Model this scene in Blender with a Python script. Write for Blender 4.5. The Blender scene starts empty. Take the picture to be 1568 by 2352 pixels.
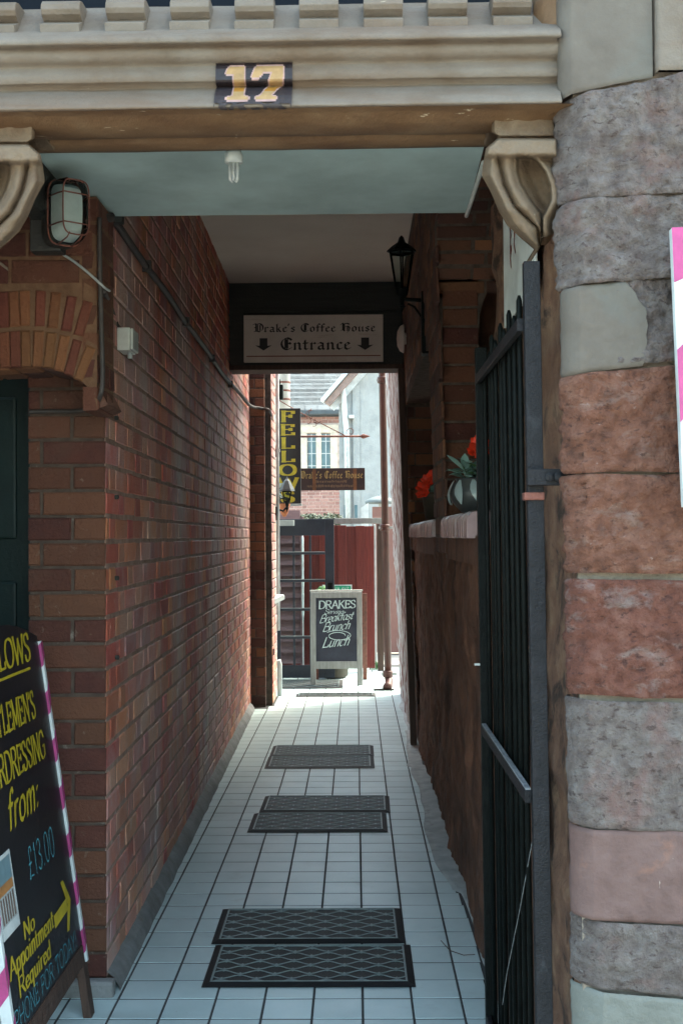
import bpy, bmesh, math, random
from mathutils import Vector, Matrix, noise
random.seed(7)
S = bpy.context.scene
COL = S.collection
RAD = math.radians

# ------------------------------------------------------------------ camera, sky, sun, exposure
cam_d = bpy.data.cameras.new('camera'); cam = bpy.data.objects.new('camera', cam_d); COL.objects.link(cam)
cam_d.sensor_fit = 'VERTICAL'; cam_d.sensor_height = 36; cam_d.lens = 40.8
cam_d.clip_start = 0.05; cam_d.clip_end = 2000
CR = (Matrix.Rotation(RAD(.70), 3, 'Z') @ Matrix.Rotation(RAD(91.21), 3, 'X') @ Matrix.Rotation(RAD(-.40), 3, 'Z'))
cam.matrix_world = Matrix.Translation((0, 0, 1.5)) @ CR.to_4x4()
S.camera = cam
W = bpy.data.worlds.new('World'); S.world = W; W.use_nodes = True
nt = W.node_tree; bg = nt.nodes['Background']
sky = nt.nodes.new('ShaderNodeTexSky'); sky.sky_type = 'NISHITA'; sky.sun_disc = False
SUN_EL, SUN_AZ = 58, 50            # azimuth from +Y towards +X
sky.sun_elevation = RAD(SUN_EL); sky.sun_rotation = RAD(SUN_AZ); sky.air_density = 1.0; sky.dust_density = 3.0; sky.ozone_density = 1.0
tint = nt.nodes.new('ShaderNodeMix'); tint.data_type = 'RGBA'; tint.blend_type = 'MULTIPLY'; tint.inputs[0].default_value = 1; tint.inputs[7].default_value = (1.0, 1.02, .84, 1)
nt.links.new(sky.outputs[0], tint.inputs[6]); nt.links.new(tint.outputs[2], bg.inputs[0]); bg.inputs[1].default_value = 0.15
sun_d = bpy.data.lights.new('sun', 'SUN'); sun_d.energy = 0.7; sun_d.angle = RAD(12); sun_d.color = (1, .94, .85)
sun = bpy.data.objects.new('sun', sun_d); COL.objects.link(sun)
sd = Vector((math.sin(RAD(SUN_AZ)) * math.cos(RAD(SUN_EL)), math.cos(RAD(SUN_AZ)) * math.cos(RAD(SUN_EL)), math.sin(RAD(SUN_EL))))
sun.rotation_euler = sd.to_track_quat('Z', 'Y').to_euler(); sun.location = (4, 8, 9)
S.view_settings.view_transform = 'Standard'; S.view_settings.look = 'None'
S.view_settings.exposure = 3.15; S.view_settings.gamma = 1
S.render.engine = 'CYCLES'
S.cycles.use_denoising = True; S.cycles.max_bounces = 10; S.cycles.diffuse_bounces = 6; S.cycles.glossy_bounces = 4
S.cycles.transmission_bounces = 6; S.cycles.sample_clamp_indirect = 6

FPX = 4250 / 1.5944
def at(px, py, Y):
    """point at depth Y that was surveyed at (px, py) on the 1568 px wide survey of the place"""
    d = CR @ Vector(((px - 784) / FPX, -(py - 1176) / FPX, -1))
    return Vector((0, 0, 1.5)) + d * (Y / d.y)

# ------------------------------------------------------------------ mesh helpers
class MB:
    def __init__(s): s.v = []; s.f = []; s.m = []
    def add(s, vs, fs, mi=0):
        b = len(s.v); s.v += [tuple(v) for v in vs]; s.f += [tuple(i + b for i in f) for f in fs]; s.m += [mi] * len(fs); return s
    def box(s, x0, x1, y0, y1, z0, z1, mi=0, M=None):
        vs = [Vector(p) for p in ((x0, y0, z0), (x1, y0, z0), (x1, y1, z0), (x0, y1, z0), (x0, y0, z1), (x1, y0, z1), (x1, y1, z1), (x0, y1, z1))]
        if M: vs = [M @ v for v in vs]
        return s.add(vs, [(0, 3, 2, 1), (4, 5, 6, 7), (0, 1, 5, 4), (1, 2, 6, 5), (2, 3, 7, 6), (3, 0, 4, 7)], mi)
    def tube(s, pts, r, n=8, mi=0, cap=True, sc=None):
        pts = [Vector(p) for p in pts]; rings = []; up = None
        for i, p in enumerate(pts):
            t = (pts[min(i + 1, len(pts) - 1)] - pts[max(i - 1, 0)]).normalized()
            if up is None:
                up = Vector((0, 0, 1)) if abs(t.z) < .9 else Vector((1, 0, 0))
            a = t.cross(up).normalized(); up = a.cross(t).normalized()
            rr = r[i] if isinstance(r, (list, tuple)) else r
            rings.append([p + (a * math.cos(q) + up * math.sin(q)) * rr for q in [2 * math.pi * k / n for k in range(n)]])
        vs = [v for ring in rings for v in ring]; fs = []
        for i in range(len(pts) - 1):
            for k in range(n):
                fs.append((i * n + k, i * n + (k + 1) % n, (i + 1) * n + (k + 1) % n, (i + 1) * n + k))
        if cap: fs += [tuple(range(n))[::-1], tuple((len(pts) - 1) * n + k for k in range(n))]
        return s.add(vs, fs, mi)
    def lathe(s, prof, c=(0, 0, 0), n=20, mi=0, M=None, cap=True):
        c = Vector(c); vs = []; fs = []
        for r, z in prof:
            for k in range(n):
                q = 2 * math.pi * k / n; p = Vector((r * math.cos(q), r * math.sin(q), z))
                vs.append((M @ p if M else p) + c)
        for i in range(len(prof) - 1):
            for k in range(n): fs.append((i * n + k, i * n + (k + 1) % n, (i + 1) * n + (k + 1) % n, (i + 1) * n + k))
        if cap: fs += [tuple(range(n))[::-1], tuple((len(prof) - 1) * n + k for k in range(n))]
        return s.add(vs, fs, mi)
    def prism(s, poly, d, mi=0):
        """polygon (list of Vector) pushed along vector d"""
        n = len(poly); d = Vector(d); vs = [Vector(p) for p in poly] + [Vector(p) + d for p in poly]
        fs = [tuple(range(n))[::-1], tuple(range(n, 2 * n))] + [(i, (i + 1) % n, n + (i + 1) % n, n + i) for i in range(n)]
        return s.add(vs, fs, mi)
    def grid(s, P, mi=0, closed=False):
        r, c = len(P), len(P[0]); vs = [v for row in P for v in row]
        fs = [(i * c + j, i * c + j + 1, (i + 1) * c + j + 1, (i + 1) * c + j) for i in range(r - 1) for j in range(c - 1)]
        return s.add(vs, fs, mi)

def mesh_of(name, mb, mats, smooth=False, fix=True):
    me = bpy.data.meshes.new(name); me.from_pydata(mb.v, [], mb.f); me.update()
    for m in (mats if isinstance(mats, (list, tuple)) else [mats]): me.materials.append(m)
    if any(mb.m):
        for p, mi in zip(me.polygons, mb.m): p.material_index = mi
    if fix:
        bm = bmesh.new(); bm.from_mesh(me); bmesh.ops.recalc_face_normals(bm, faces=bm.faces); bm.to_mesh(me); bm.free()
    if smooth:
        for p in me.polygons: p.use_smooth = True
    return me
def bevel(o, w, seg=2):
    b = o.modifiers.new('bevel', 'BEVEL'); b.width = w; b.segments = seg; b.limit_method = 'ANGLE'; b.angle_limit = RAD(40)
def link(name, me, parent=None, bev=0, **props):
    o = bpy.data.objects.new(name, me); COL.objects.link(o)
    if parent:
        o.parent = parent; o.matrix_parent_inverse = parent.matrix_basis.inverted()
    if bev: bevel(o, bev)
    for k, v in props.items(): o[k] = v
    return o
def part(name, mb, mats, parent=None, bev=0, smooth=False, fix=True, **props):
    return link(name, mesh_of(name, mb, mats, smooth, fix), parent, bev, **props)
def thing(name, label, cat, loc=(0, 0, 0), group=None):
    o = bpy.data.objects.new(name, None); COL.objects.link(o); o.location = loc; o.empty_display_size = .1
    o['label'] = label; o['category'] = cat
    if group: o['group'] = group
    return o
def tag(o, label, cat, group=None):
    o['label'] = label; o['category'] = cat
    if group: o['group'] = group
    return o
def copy_tree(o, parent=None):
    c = o.copy(); COL.objects.link(c); c.parent = parent
    for ch in list(o.children): copy_tree(ch, c)
    return c
def rj(a): return random.uniform(-a, a)

# ------------------------------------------------------------------ materials
def mat(name, cols, scale=6, rough=.8, bump=.15, bscale=90, rnd=0, byrand=0, hue=0, stains=(), metal=0, stretch=(1, 1, 1), detail=8, spec=.5, coat=0, rrough=0):
    m = bpy.data.materials.new(name); m.use_nodes = True; t = m.node_tree; N = t.nodes; L = t.links
    b = N['Principled BSDF']
    geo = N.new('ShaderNodeNewGeometry'); oi = N.new('ShaderNodeObjectInfo')
    def math_(op, a, c=None):
        n = N.new('ShaderNodeMath'); n.operation = op
        for i, x in enumerate((a, c)):
            if x is None: continue
            if isinstance(x, (int, float)): n.inputs[i].default_value = x
            else: L.new(x, n.inputs[i])
        return n.outputs[0]
    r = math_('FRACT', math_('ADD', geo.outputs['Random Per Island'], oi.outputs['Random']))
    mp = N.new('ShaderNodeMapping'); mp.inputs['Scale'].default_value = stretch; L.new(geo.outputs['Position'], mp.inputs[0])
    def noise_(sc, det=detail, ro=.6, vec=None, dist=0):
        n = N.new('ShaderNodeTexNoise'); n.inputs['Scale'].default_value = sc; n.inputs['Detail'].default_value = det
        n.inputs['Roughness'].default_value = ro; n.inputs['Distortion'].default_value = dist
        L.new(vec or mp.outputs[0], n.inputs['Vector']); return n.outputs['Fac']
    nz = noise_(scale)
    f = math_('ADD', math_('MULTIPLY', nz, 1 - byrand), math_('MULTIPLY', r, byrand)) if byrand else nz
    cr = N.new('ShaderNodeValToRGB'); L.new(f, cr.inputs[0])
    if isinstance(cols, tuple): cols = [(.3, tuple(c * .75 for c in cols)), (.7, tuple(min(1, c * 1.2) for c in cols))]
    e = cr.color_ramp.elements
    while len(e) < len(cols): e.new(.5)
    for el, (p, c) in zip(e, cols): el.position = p; el.color = (*c, 1)
    col = cr.outputs[0]
    if rnd or hue:
        hs = N.new('ShaderNodeHueSaturation'); L.new(col, hs.inputs['Color'])
        wn = N.new('ShaderNodeTexWhiteNoise'); wn.noise_dimensions = '1D'; L.new(r, wn.inputs['W'])
        L.new(math_('ADD', math_('MULTIPLY', wn.outputs['Value'], rnd), 1 - rnd / 2), hs.inputs['Value'])
        if hue: L.new(math_('ADD', math_('MULTIPLY', r, hue), .5 - hue / 2), hs.inputs['Hue'])
        col = hs.outputs[0]
    for st in stains:
        scol, sc, sstr, lo, hi, amt = st
        mp2 = N.new('ShaderNodeMapping'); mp2.inputs['Scale'].default_value = sstr; mp2.inputs['Location'].default_value = (sc * .37, sc * 1.3, 2.1)
        L.new(geo.outputs['Position'], mp2.inputs[0])
        n = noise_(sc, 7, .65, mp2.outputs[0], .4)
        mr = N.new('ShaderNodeMapRange'); mr.inputs[1].default_value = lo; mr.inputs[2].default_value = hi; mr.inputs[4].default_value = amt
        L.new(n, mr.inputs[0])
        mx = N.new('ShaderNodeMix'); mx.data_type = 'RGBA'; L.new(mr.outputs[0], mx.inputs[0]); L.new(col, mx.inputs[6]); mx.inputs[7].default_value = (*scol, 1)
        col = mx.outputs[2]
    L.new(col, b.inputs['Base Color'])
    if rrough:
        L.new(math_('ADD', math_('MULTIPLY', noise_(scale * 2.3), rrough), rough - rrough / 2), b.inputs['Roughness'])
    else: b.inputs['Roughness'].default_value = rough
    b.inputs['Metallic'].default_value = metal; b.inputs['Specular IOR Level'].default_value = spec
    if coat: b.inputs['Coat Weight'].default_value = coat; b.inputs['Coat Roughness'].default_value = .2
    if bump:
        bp = N.new('ShaderNodeBump'); bp.inputs['Strength'].default_value = bump; bp.inputs['Distance'].default_value = .02
        L.new(noise_(bscale, 6, .65, geo.outputs['Position']), bp.inputs['Height']); L.new(bp.outputs[0], b.inputs['Normal'])
    return m
def glass(name, col, rough=.0):
    m = bpy.data.materials.new(name); m.use_nodes = True; b = m.node_tree.nodes['Principled BSDF']
    b.inputs['Base Color'].default_value = (*col, 1); b.inputs['Roughness'].default_value = rough
    b.inputs['Transmission Weight'].default_value = 1; b.inputs['IOR'].default_value = 1.04; b.inputs['Specular IOR Level'].default_value = .3
    return m
pale = (.54, .55, .55)
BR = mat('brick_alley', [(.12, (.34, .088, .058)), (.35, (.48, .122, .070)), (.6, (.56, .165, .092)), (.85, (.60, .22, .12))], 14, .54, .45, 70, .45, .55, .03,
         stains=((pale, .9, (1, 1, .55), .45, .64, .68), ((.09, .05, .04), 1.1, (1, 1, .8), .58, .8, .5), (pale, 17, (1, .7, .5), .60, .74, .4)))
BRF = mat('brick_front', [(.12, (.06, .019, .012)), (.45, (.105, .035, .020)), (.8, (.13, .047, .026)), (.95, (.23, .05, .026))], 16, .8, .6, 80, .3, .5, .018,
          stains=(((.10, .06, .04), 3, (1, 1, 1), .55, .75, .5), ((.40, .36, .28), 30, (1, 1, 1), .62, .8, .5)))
BRD = mat('brick_dark', [(.15, (.055, .028, .02)), (.5, (.13, .058, .036)), (.85, (.24, .085, .045))], 14, .8, .5, 70, .5, .6, .03,
          stains=(((.03, .022, .018), 2, (1, 1, .6), .5, .75, .6),))
BRA = mat('brick_arch_rubbed', [(.15, (.10, .032, .017)), (.5, (.17, .055, .026)), (.85, (.22, .085, .038))], 16, .8, .5, 80, .3, .45, .03, stains=(((.22, .16, .10), 5, (1, 1, .6), .55, .8, .5),))
BRP = mat('brick_pink', [(.2, (.25, .13, .11)), (.8, (.34, .20, .17))], 10, .85, .3, 60, .3, .5)
MORT = mat('mortar', [(.3, (.26, .15, .11)), (.7, (.46, .34, .28))], 22, .95, .4, 150, stains=(((.14, .07, .05), 1.2, (1, 1, .6), .47, .72, .7),))
MORTP = mat('mortar_pale', [(.3, (.20, .16, .125)), (.7, (.32, .27, .22))], 22, .95, .5, 150)
MORTD = mat('mortar_dark', [(.3, (.05, .038, .03)), (.7, (.15, .115, .09))], 22, .95, .4, 150)
TAN = mat('painted_stone', [(.25, (.095, .068, .045)), (.5, (.135, .111, .088)), (.8, (.168, .145, .12))], 7, .7, .25, 60,
          stains=(((.10, .05, .02), 3, (.4, 1, 2.6), .48, .70, .7), ((.42, .37, .27), 30, (.6, 1, 1.4), .70, .74, .8)))
TAN2 = mat('painted_stone_worn', [(.25, (.10, .05, .02)), (.55, (.155, .088, .042)), (.8, (.19, .125, .068))], 8, .7, .3, 60,
           stains=(((.07, .03, .012), 5, (.5, 1, 2), .47, .68, .75), ((.62, .54, .40), 30, (.5, 1, 1.6), .66, .70, .9)))
CORB = mat('corbel_stone', [(.25, (.085, .052, .028)), (.55, (.135, .095, .06)), (.8, (.17, .13, .09))], 8, .75, .4, 60, stains=(((.07, .035, .018), 6, (1, 1, 1.5), .54, .72, .7), ((.40, .34, .25), 30, (1, 1, 1.3), .68, .72, .8)))
GREYS = mat('stone_grey', [(.25, (.075, .054, .048)), (.5, (.15, .124, .115)), (.8, (.23, .212, .20))], 30, .9, .9, 120, stains=(((.20, .10, .085), 9, (1, 1, 1), .52, .7, .6), ((.055, .032, .028), 48, (1, 1, 1.7), .56, .66, .8), ((.26, .25, .24), 60, (1, 1, 1.4), .64, .74, .7)))
REDS = mat('stone_red', [(.22, (.08, .032, .02)), (.5, (.18, .073, .044)), (.8, (.25, .13, .092))], 26, .9, .9, 120, stains=(((.30, .26, .24), 9, (1, 1, 2), .56, .75, .6), ((.17, .06, .014), 16, (1, 1, 1.6), .62, .75, .7), ((.06, .022, .016), 44, (1, 1, 1.9), .56, .66, .8), ((.38, .30, .27), 60, (1, 1, 1.5), .64, .74, .6)))
REDS2 = mat('stone_red_deep', [(.22, (.07, .026, .018)), (.5, (.15, .052, .033)), (.8, (.22, .105, .078))], 26, .9, .9, 120, stains=(((.27, .23, .22), 11, (1, 1, 2), .56, .72, .7), ((.05, .018, .014), 44, (1, 1, 1.9), .56, .66, .8)))
PURP = mat('stone_purple', [(.22, (.075, .042, .036)), (.5, (.12, .07, .062)), (.8, (.155, .10, .09))], 12, .75, .25, 90, stains=(((.27, .12, .07), 6, (1, 1, 1.5), .55, .7, .6), ((.5, .43, .38), 11, (3.5, 3.5, .7), .69, .72, .6)))
SMOOTH = mat('stone_smooth', [(.25, (.075, .06, .047)), (.5, (.10, .085, .07)), (.8, (.125, .112, .095))], 9, .8, .15, 70, stains=(((.10, .105, .095), 3, (1, 1, 1), .5, .65, .6),))
PALEG = mat('stone_pale', [(.25, (.115, .12, .105)), (.8, (.185, .195, .175))], 9, .8, .3, 90)
TILE = mat('floor_tile', [(.3, (.44, .565, .565)), (.7, (.53, .645, .645))], 5, .42, .04, 40, .10, stains=(((.30, .34, .33), 1.6, (1, 1, 1), .52, .78, .4), ((.22, .22, .20), 7, (1, 1, 1), .60, .80, .35), ((.30, .29, .26), 40, (1, 1, 1), .70, .74, .5)), rrough=.2)
GROUT = mat('grout', (.055, .058, .058), 30, .9, .3)
CEM = mat('cement_edge', [(.3, (.30, .33, .33)), (.7, (.50, .53, .52))], 12, .8, .4, 70, stains=(((.16, .10, .085), 7, (1, 1, 1), .6, .75, .7),))
CEM2 = mat('cement_skirting', [(.3, (.16, .16, .155)), (.7, (.28, .285, .28))], 12, .8, .4, 70, stains=(((.12, .07, .055), 6, (1, 1, 1), .55, .75, .6),))
PAVE = mat('paving', [(.3, (.36, .33, .28)), (.7, (.48, .45, .39))], 6, .85, .3, 90)
RUB = mat('rubber', (.010, .0105, .012), 40, .62, .2, 200, spec=.45)
RUB2 = mat('rubber_worn', (.15, .20, .20), 40, .42, .2, 200, spec=.5, stains=(((.27, .30, .29), 9, (1, 1, 1), .55, .72, .6),))
IRON = mat('iron_black', [(.3, (.0018, .0028, .0027)), (.7, (.005, .0075, .007))], 30, .45, .25, 120, spec=.12)
STEEL = mat('iron_painted', [(.3, (.0055, .0055, .0068)), (.7, (.0135, .0132, .016))], 34, .55, .4, 140, spec=.3, stains=(((.055, .06, .066), 22, (1, 1, .4), .60, .76, .6), ((.17, .06, .03), 7, (1, 1, .5), .66, .75, .7)))
RUST = mat('iron_rusty', [(.3, (.10, .035, .025)), (.7, (.22, .075, .05))], 30, .7, .4, 140)
DUST = mat('dusty_iron', [(.3, (.12, .13, .14)), (.7, (.32, .34, .35))], 60, .9, .6, 160)
TIMB = mat('dark_timber', [(.3, (.010, .012, .011)), (.7, (.026, .026, .023))], 8, .6, .3, 60, stretch=(.5, 6, 6))
TIMB2 = mat('brown_timber', [(.3, (.035, .018, .012)), (.7, (.08, .042, .028))], 9, .7, .3, 60, stretch=(6, 6, .4))
CEIL1 = mat('ceiling_painted', (.42, .545, .535), 3, .75, .05, 60)
CEIL2 = mat('ceiling_plaster', [(.3, (.70, .59, .51)), (.7, (.78, .68, .60))], 3, .85, .15, 50)
SIGNC = mat('sign_board', [(.3, (.52, .44, .40)), (.7, (.64, .56, .51))], 6, .7, .05, 60, stains=(((.30, .16, .11), 9, (.4, 1, 3), .62, .72, .6),))
INK = mat('sign_ink', (.018, .012, .012), 20, .6, 0)
YEL = mat('sign_yellow', (.46, .36, .022), 20, .5, 0)
BLK = mat('sign_black', (.010, .011, .014), 20, .4, .05, 60)
BLK2 = mat('sign_maroon', [(.3, (.020, .009, .010)), (.7, (.05, .022, .018))], 9, .6, .05, 60)
GOLD = mat('sign_gold', (.34, .22, .08), 20, .6, 0)
PINK = mat('tape_pink', (.36, .045, .17), 20, .45, 0)
WHT = mat('white_paint', (.55, .60, .60), 8, .5, .05, 60)
CREAM = mat('cream_paint', (.52, .46, .37), 8, .6, .08, 60)
CHALK = mat('chalk', (.50, .62, .60), 60, .9, 0)
CHALKB = mat('chalk_blue', (.07, .30, .36), 60, .9, 0)
BOARDG = mat('chalkboard', [(.3, (.018, .021, .034)), (.7, (.036, .042, .062))], 9, .7, .05, 60)
FRAMEG = mat('weathered_frame', [(.3, (.20, .20, .185)), (.7, (.32, .33, .31))], 9, .8, .3, 60, stretch=(5, 5, .6), stains=(((.14, .05, .03), 5, (1, 1, 1), .62, .75, .7),))
REDW = mat('fence_red', [(.25, (.070, .008, .007)), (.55, (.13, .016, .011)), (.85, (.18, .034, .018))], 7, .7, .3, 50, .35, stretch=(9, 9, .5))
DOORP = mat('door_paint', [(.3, (.010, .013, .024)), (.7, (.020, .026, .042))], 9, .35, .1, 60)
GREEND = mat('door_green', [(.3, (.006, .022, .022)), (.7, (.014, .042, .040))], 4, .5, .2, 60)
SIDING = mat('siding_mauve', [(.3, (.13, .075, .08)), (.7, (.19, .115, .12))], 8, .8, .2, 60, .2, stretch=(.6, 3, 3))
SLATE = mat('slate', [(.3, (.085, .10, .105)), (.7, (.125, .145, .15))], 2, .6, .2, 30, .4)
RENDG = mat('grey_render', [(.25, (.27, .29, .28)), (.5, (.34, .36, .35)), (.8, (.40, .42, .41))], 5, .9, .5, 30, stains=(((.24, .27, .27), 2.2, (1, 1, 1), .55, .7, .6),))
WHITEW = mat('flaking_whitewash', [(.30, (.14, .05, .04)), (.46, (.22, .11, .09)), (.52, (.46, .48, .48)), (.8, (.62, .67, .67))], 7, .85, .7, 40, stretch=(2, 2, .55), detail=10)
DAMP = mat('damp_render', [(.28, (.045, .022, .014)), (.5, (.13, .058, .034)), (.72, (.24, .11, .064))], 7, .7, .8, 34, stretch=(1.3, 1.3, .45), detail=10, stains=(((.20, .07, .04), 6, (1.5, 1.5, .35), .62, .72, .7), ((.27, .24, .21), 13, (1.8, 1.8, .4), .68, .74, .6)))
RUBB = mat('rubble_brown', [(.25, (.10, .052, .034)), (.5, (.2, .105, .065)), (.8, (.32, .21, .13))], 11, .9, .9, 60, stains=(((.025, .017, .014), 7, (1, 1, 1), .52, .62, .85),))
PIPE = mat('pipe_paint', [(.3, (.05, .014, .010)), (.7, (.08, .026, .018))], 9, .5, .1, 60)
CABLE = mat('cable_grey', (.05, .042, .038), 20, .6, .1)
PLAST = mat('white_plastic', (.60, .64, .61), 8, .4, .03)
PLASTG = mat('grey_plastic', (.38, .42, .42), 8, .4, .03)
TERRA = mat('terracotta', (.40, .13, .05), 9, .8, .2)
LEAD = mat('lead_grey', (.05, .062, .068), 8, .6, .1)
FLUE = mat('flue_metal', (.52, .53, .50), 6, .45, .05, rrough=.2)
GLASSD = mat('window_glass', (.10, .17, .19), 4, .08, .02, 6, spec=.8)
GLASSK = mat('window_dark', (.006, .008, .012), 4, .3, .02, 6, spec=.06)
GLASS = glass('clear_glass', (.85, .93, .92)); FROST = glass('ribbed_glass', (.55, .64, .64), .25)
GLAZE = mat('pot_glaze', [(.3, (.05, .056, .058)), (.7, (.09, .10, .10))], 9, .4, .1, 60)
GLAZE2 = mat('pot_leaf_glaze', (.42, .52, .52), 9, .3, .05)
POTD = mat('pot_dark', (.055, .045, .032), 9, .7, .2)
LEAFP = mat('leaf_pale', [(.3, (.15, .29, .25)), (.7, (.34, .50, .44))], 20, .6, .1, rnd=.6)
LEAFG = mat('leaf_green', [(.3, (.05, .14, .04)), (.7, (.12, .26, .09))], 20, .6, .1, rnd=.4)
REDF = mat('petal_red', (.78, .045, .012), 20, .55, .05, rnd=.3)
PINKF = mat('petal_pink', (.80, .10, .22), 20, .55, .05, rnd=.3)
SGREEN = mat('sign_green', (.0, .30, .15), 20, .5, 0)
SBLUE = mat('sign_blue', (.02, .16, .42), 20, .5, 0)
HEDGE = mat('hedge_green', (.10, .125, .085), 20, .8, .2, rnd=.5)
BULLN = mat('bullnose_brick', [(.3, (.24, .15, .145)), (.7, (.36, .25, .245))], 12, .24, .2, 70, .4, .4, .02)
SKIN1 = mat('photo_orange', (.42, .19, .06), 20, .3, 0); SKIN2 = mat('photo_blue', (.16, .26, .30), 20, .3, 0); SKIN3 = mat('photo_brown', (.15, .10, .075), 20, .3, 0)
DIG1 = mat('digit_cream', (.32, .20, .085), 40, .6, .1); DIG2 = mat('digit_amber', (.30, .13, .012), 40, .6, .1); DIG3 = mat('digit_rim', (.34, .21, .19), 40, .6, .1)
PLATE = mat('plate_black', (.018, .012, .014), 40, .5, .2)

# ------------------------------------------------------------------ lettering: strokes of a pen
GL = {
'A': (80, '0,0 40,100;40,100 80,0;15,36 65,36'), 'B': (70, '10,0 10,100;~10,100 42,100 60,90 60,65 42,54 10,54;~10,54 48,54 70,42 70,14 48,0 10,0'),
'C': (82, '~78,76 64,96 45,100 22,92 6,70 4,45 10,20 28,3 48,0 66,6 78,24'), 'D': (84, '10,0 10,100;~10,100 38,100 64,90 80,66 80,34 64,10 38,0 10,0'),
'E': (66, '10,0 10,100;10,97 62,97;10,53 50,53;10,3 64,3;62,97 62,80;64,3 64,20;50,62 50,44'), 'F': (64, '12,0 12,100;12,97 62,97;12,52 48,52;62,97 62,78;48,62 48,42'),
'G': (84, '~78,76 64,96 45,100 22,92 6,70 4,45 10,20 28,3 50,0 74,10;76,10 76,44;52,44 76,44'), 'H': (84, '10,0 10,100;74,0 74,100;10,52 74,52'),
'I': (24, '12,0 12,100'), 'K': (78, '10,0 10,100;70,100 12,46;30,58 74,0'), 'L': (66, '12,0 12,100;12,3 64,3;64,3 64,24'),
'M': (100, '12,0 12,100;12,100 50,10;50,10 88,100;88,100 88,0'), 'N': (86, '12,0 12,100;12,100 74,0;74,0 74,100'),
'O': (90, '~45,100 20,92 5,66 5,34 20,8 45,0 70,8 85,34 85,66 70,92 45,100'), 'P': (70, '10,0 10,100;~10,100 44,100 66,88 66,60 44,47 10,47'),
'R': (78, '10,0 10,100;~10,100 44,100 64,90 64,64 44,52 10,52;36,52 76,0'), 'S': (66, '~58,78 50,95 32,100 12,92 8,74 20,60 44,48 60,32 56,10 36,0 14,4 6,22'),
'T': (76, '38,0 38,100;4,97 72,97;4,97 4,78;72,97 72,78'), 'W': (110, '2,100 28,0;28,0 55,90;55,90 82,0;82,0 108,100'), 'Y': (80, '2,100 40,48;78,100 40,48;40,48 40,0'), 'U': (80, '10,100 10,30;~10,30 16,8 40,0 64,8 70,30;70,30 70,100'),
'V': (80, '2,100 40,0;40,0 78,100'),
'a': (52, '~44,50 30,62 12,56 4,30 10,6 24,0 38,10 44,30;44,62 44,10;~44,10 47,2 54,2'), 'b': (52, '10,100 10,4;~10,40 24,62 42,56 48,32 42,6 26,0 10,12'),
'c': (46, '~44,50 30,62 12,54 4,30 10,6 26,0 44,12'), 'd': (54, '~44,50 30,62 12,56 4,30 10,6 24,0 38,10 44,30;44,100 44,0'),
'e': (48, '~4,32 44,34 42,52 26,62 10,54 4,30 12,6 28,0 44,12'), 'f': (36, '~40,90 32,100 20,94 16,70;16,74 16,0;2,60 34,60'),
'g': (52, '~44,50 30,62 12,56 4,30 10,6 24,0 38,10 44,30;44,62 44,-16;~44,-16 36,-32 14,-32 6,-22'), 'h': (54, '10,100 10,0;~10,40 24,62 40,58 44,40;44,44 44,0'),
'i': (22, '11,60 11,0;11,80 12,86'), 'k': (50, '10,100 10,0;44,60 12,26;22,36 46,0'), 'l': (22, '11,100 11,0'),
'm': (82, '10,60 10,0;~10,40 22,62 36,58 40,40;40,44 40,0;~40,40 54,62 68,58 72,40;72,44 72,0'), 'n': (54, '10,60 10,0;~10,40 24,62 40,58 44,40;44,44 44,0'),
'o': (52, '~26,62 10,54 4,31 10,8 26,0 42,8 48,31 42,54 26,62'), 'p': (52, '10,60 10,-34;~10,40 24,62 42,56 48,32 42,6 26,0 10,12'),
'q': (54, '~44,50 30,62 12,56 4,30 10,6 24,0 38,10 44,30;44,62 44,-34'), 'r': (38, '10,60 10,0;~10,36 20,58 36,60'), 's': (42, '~38,50 24,62 8,54 10,40 30,28 38,14 28,2 14,0 4,10'),
't': (34, '14,86 14,12;~14,12 18,1 32,4;2,60 30,60'), 'u': (54, '10,60 10,20;~10,20 16,2 30,2 44,20;44,60 44,0'), 'x': (46, '4,60 42,0;42,60 4,0'), 'v': (48, '4,60 24,0;24,0 44,60'),
'0': (60, '~30,100 12,88 6,50 12,12 30,0 48,12 54,50 48,88 30,100'), '1': (34, '6,80 20,100;20,100 20,0'), '3': (56, '~6,86 26,100 46,90 46,66 24,54 48,42 52,18 32,0 6,12'),
'£': (60, '~54,82 40,100 22,88 22,40 6,2 24,8 54,4;6,48 44,48'), "'": (16, '8,100 6,78'), ':': (22, '11,50 12,56;11,4 12,10'), '.': (20, '9,2 11,6'), '!': (22, '11,100 11,34;11,2 12,8'), ' ': (34, ''), '-': (40, '6,36 34,36'),
}
def minim(x, top=58): return f'{x-7},{top-10} {x+3},{top};{x},{top-4} {x},6;{x-3},10 {x+9},0'
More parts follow.
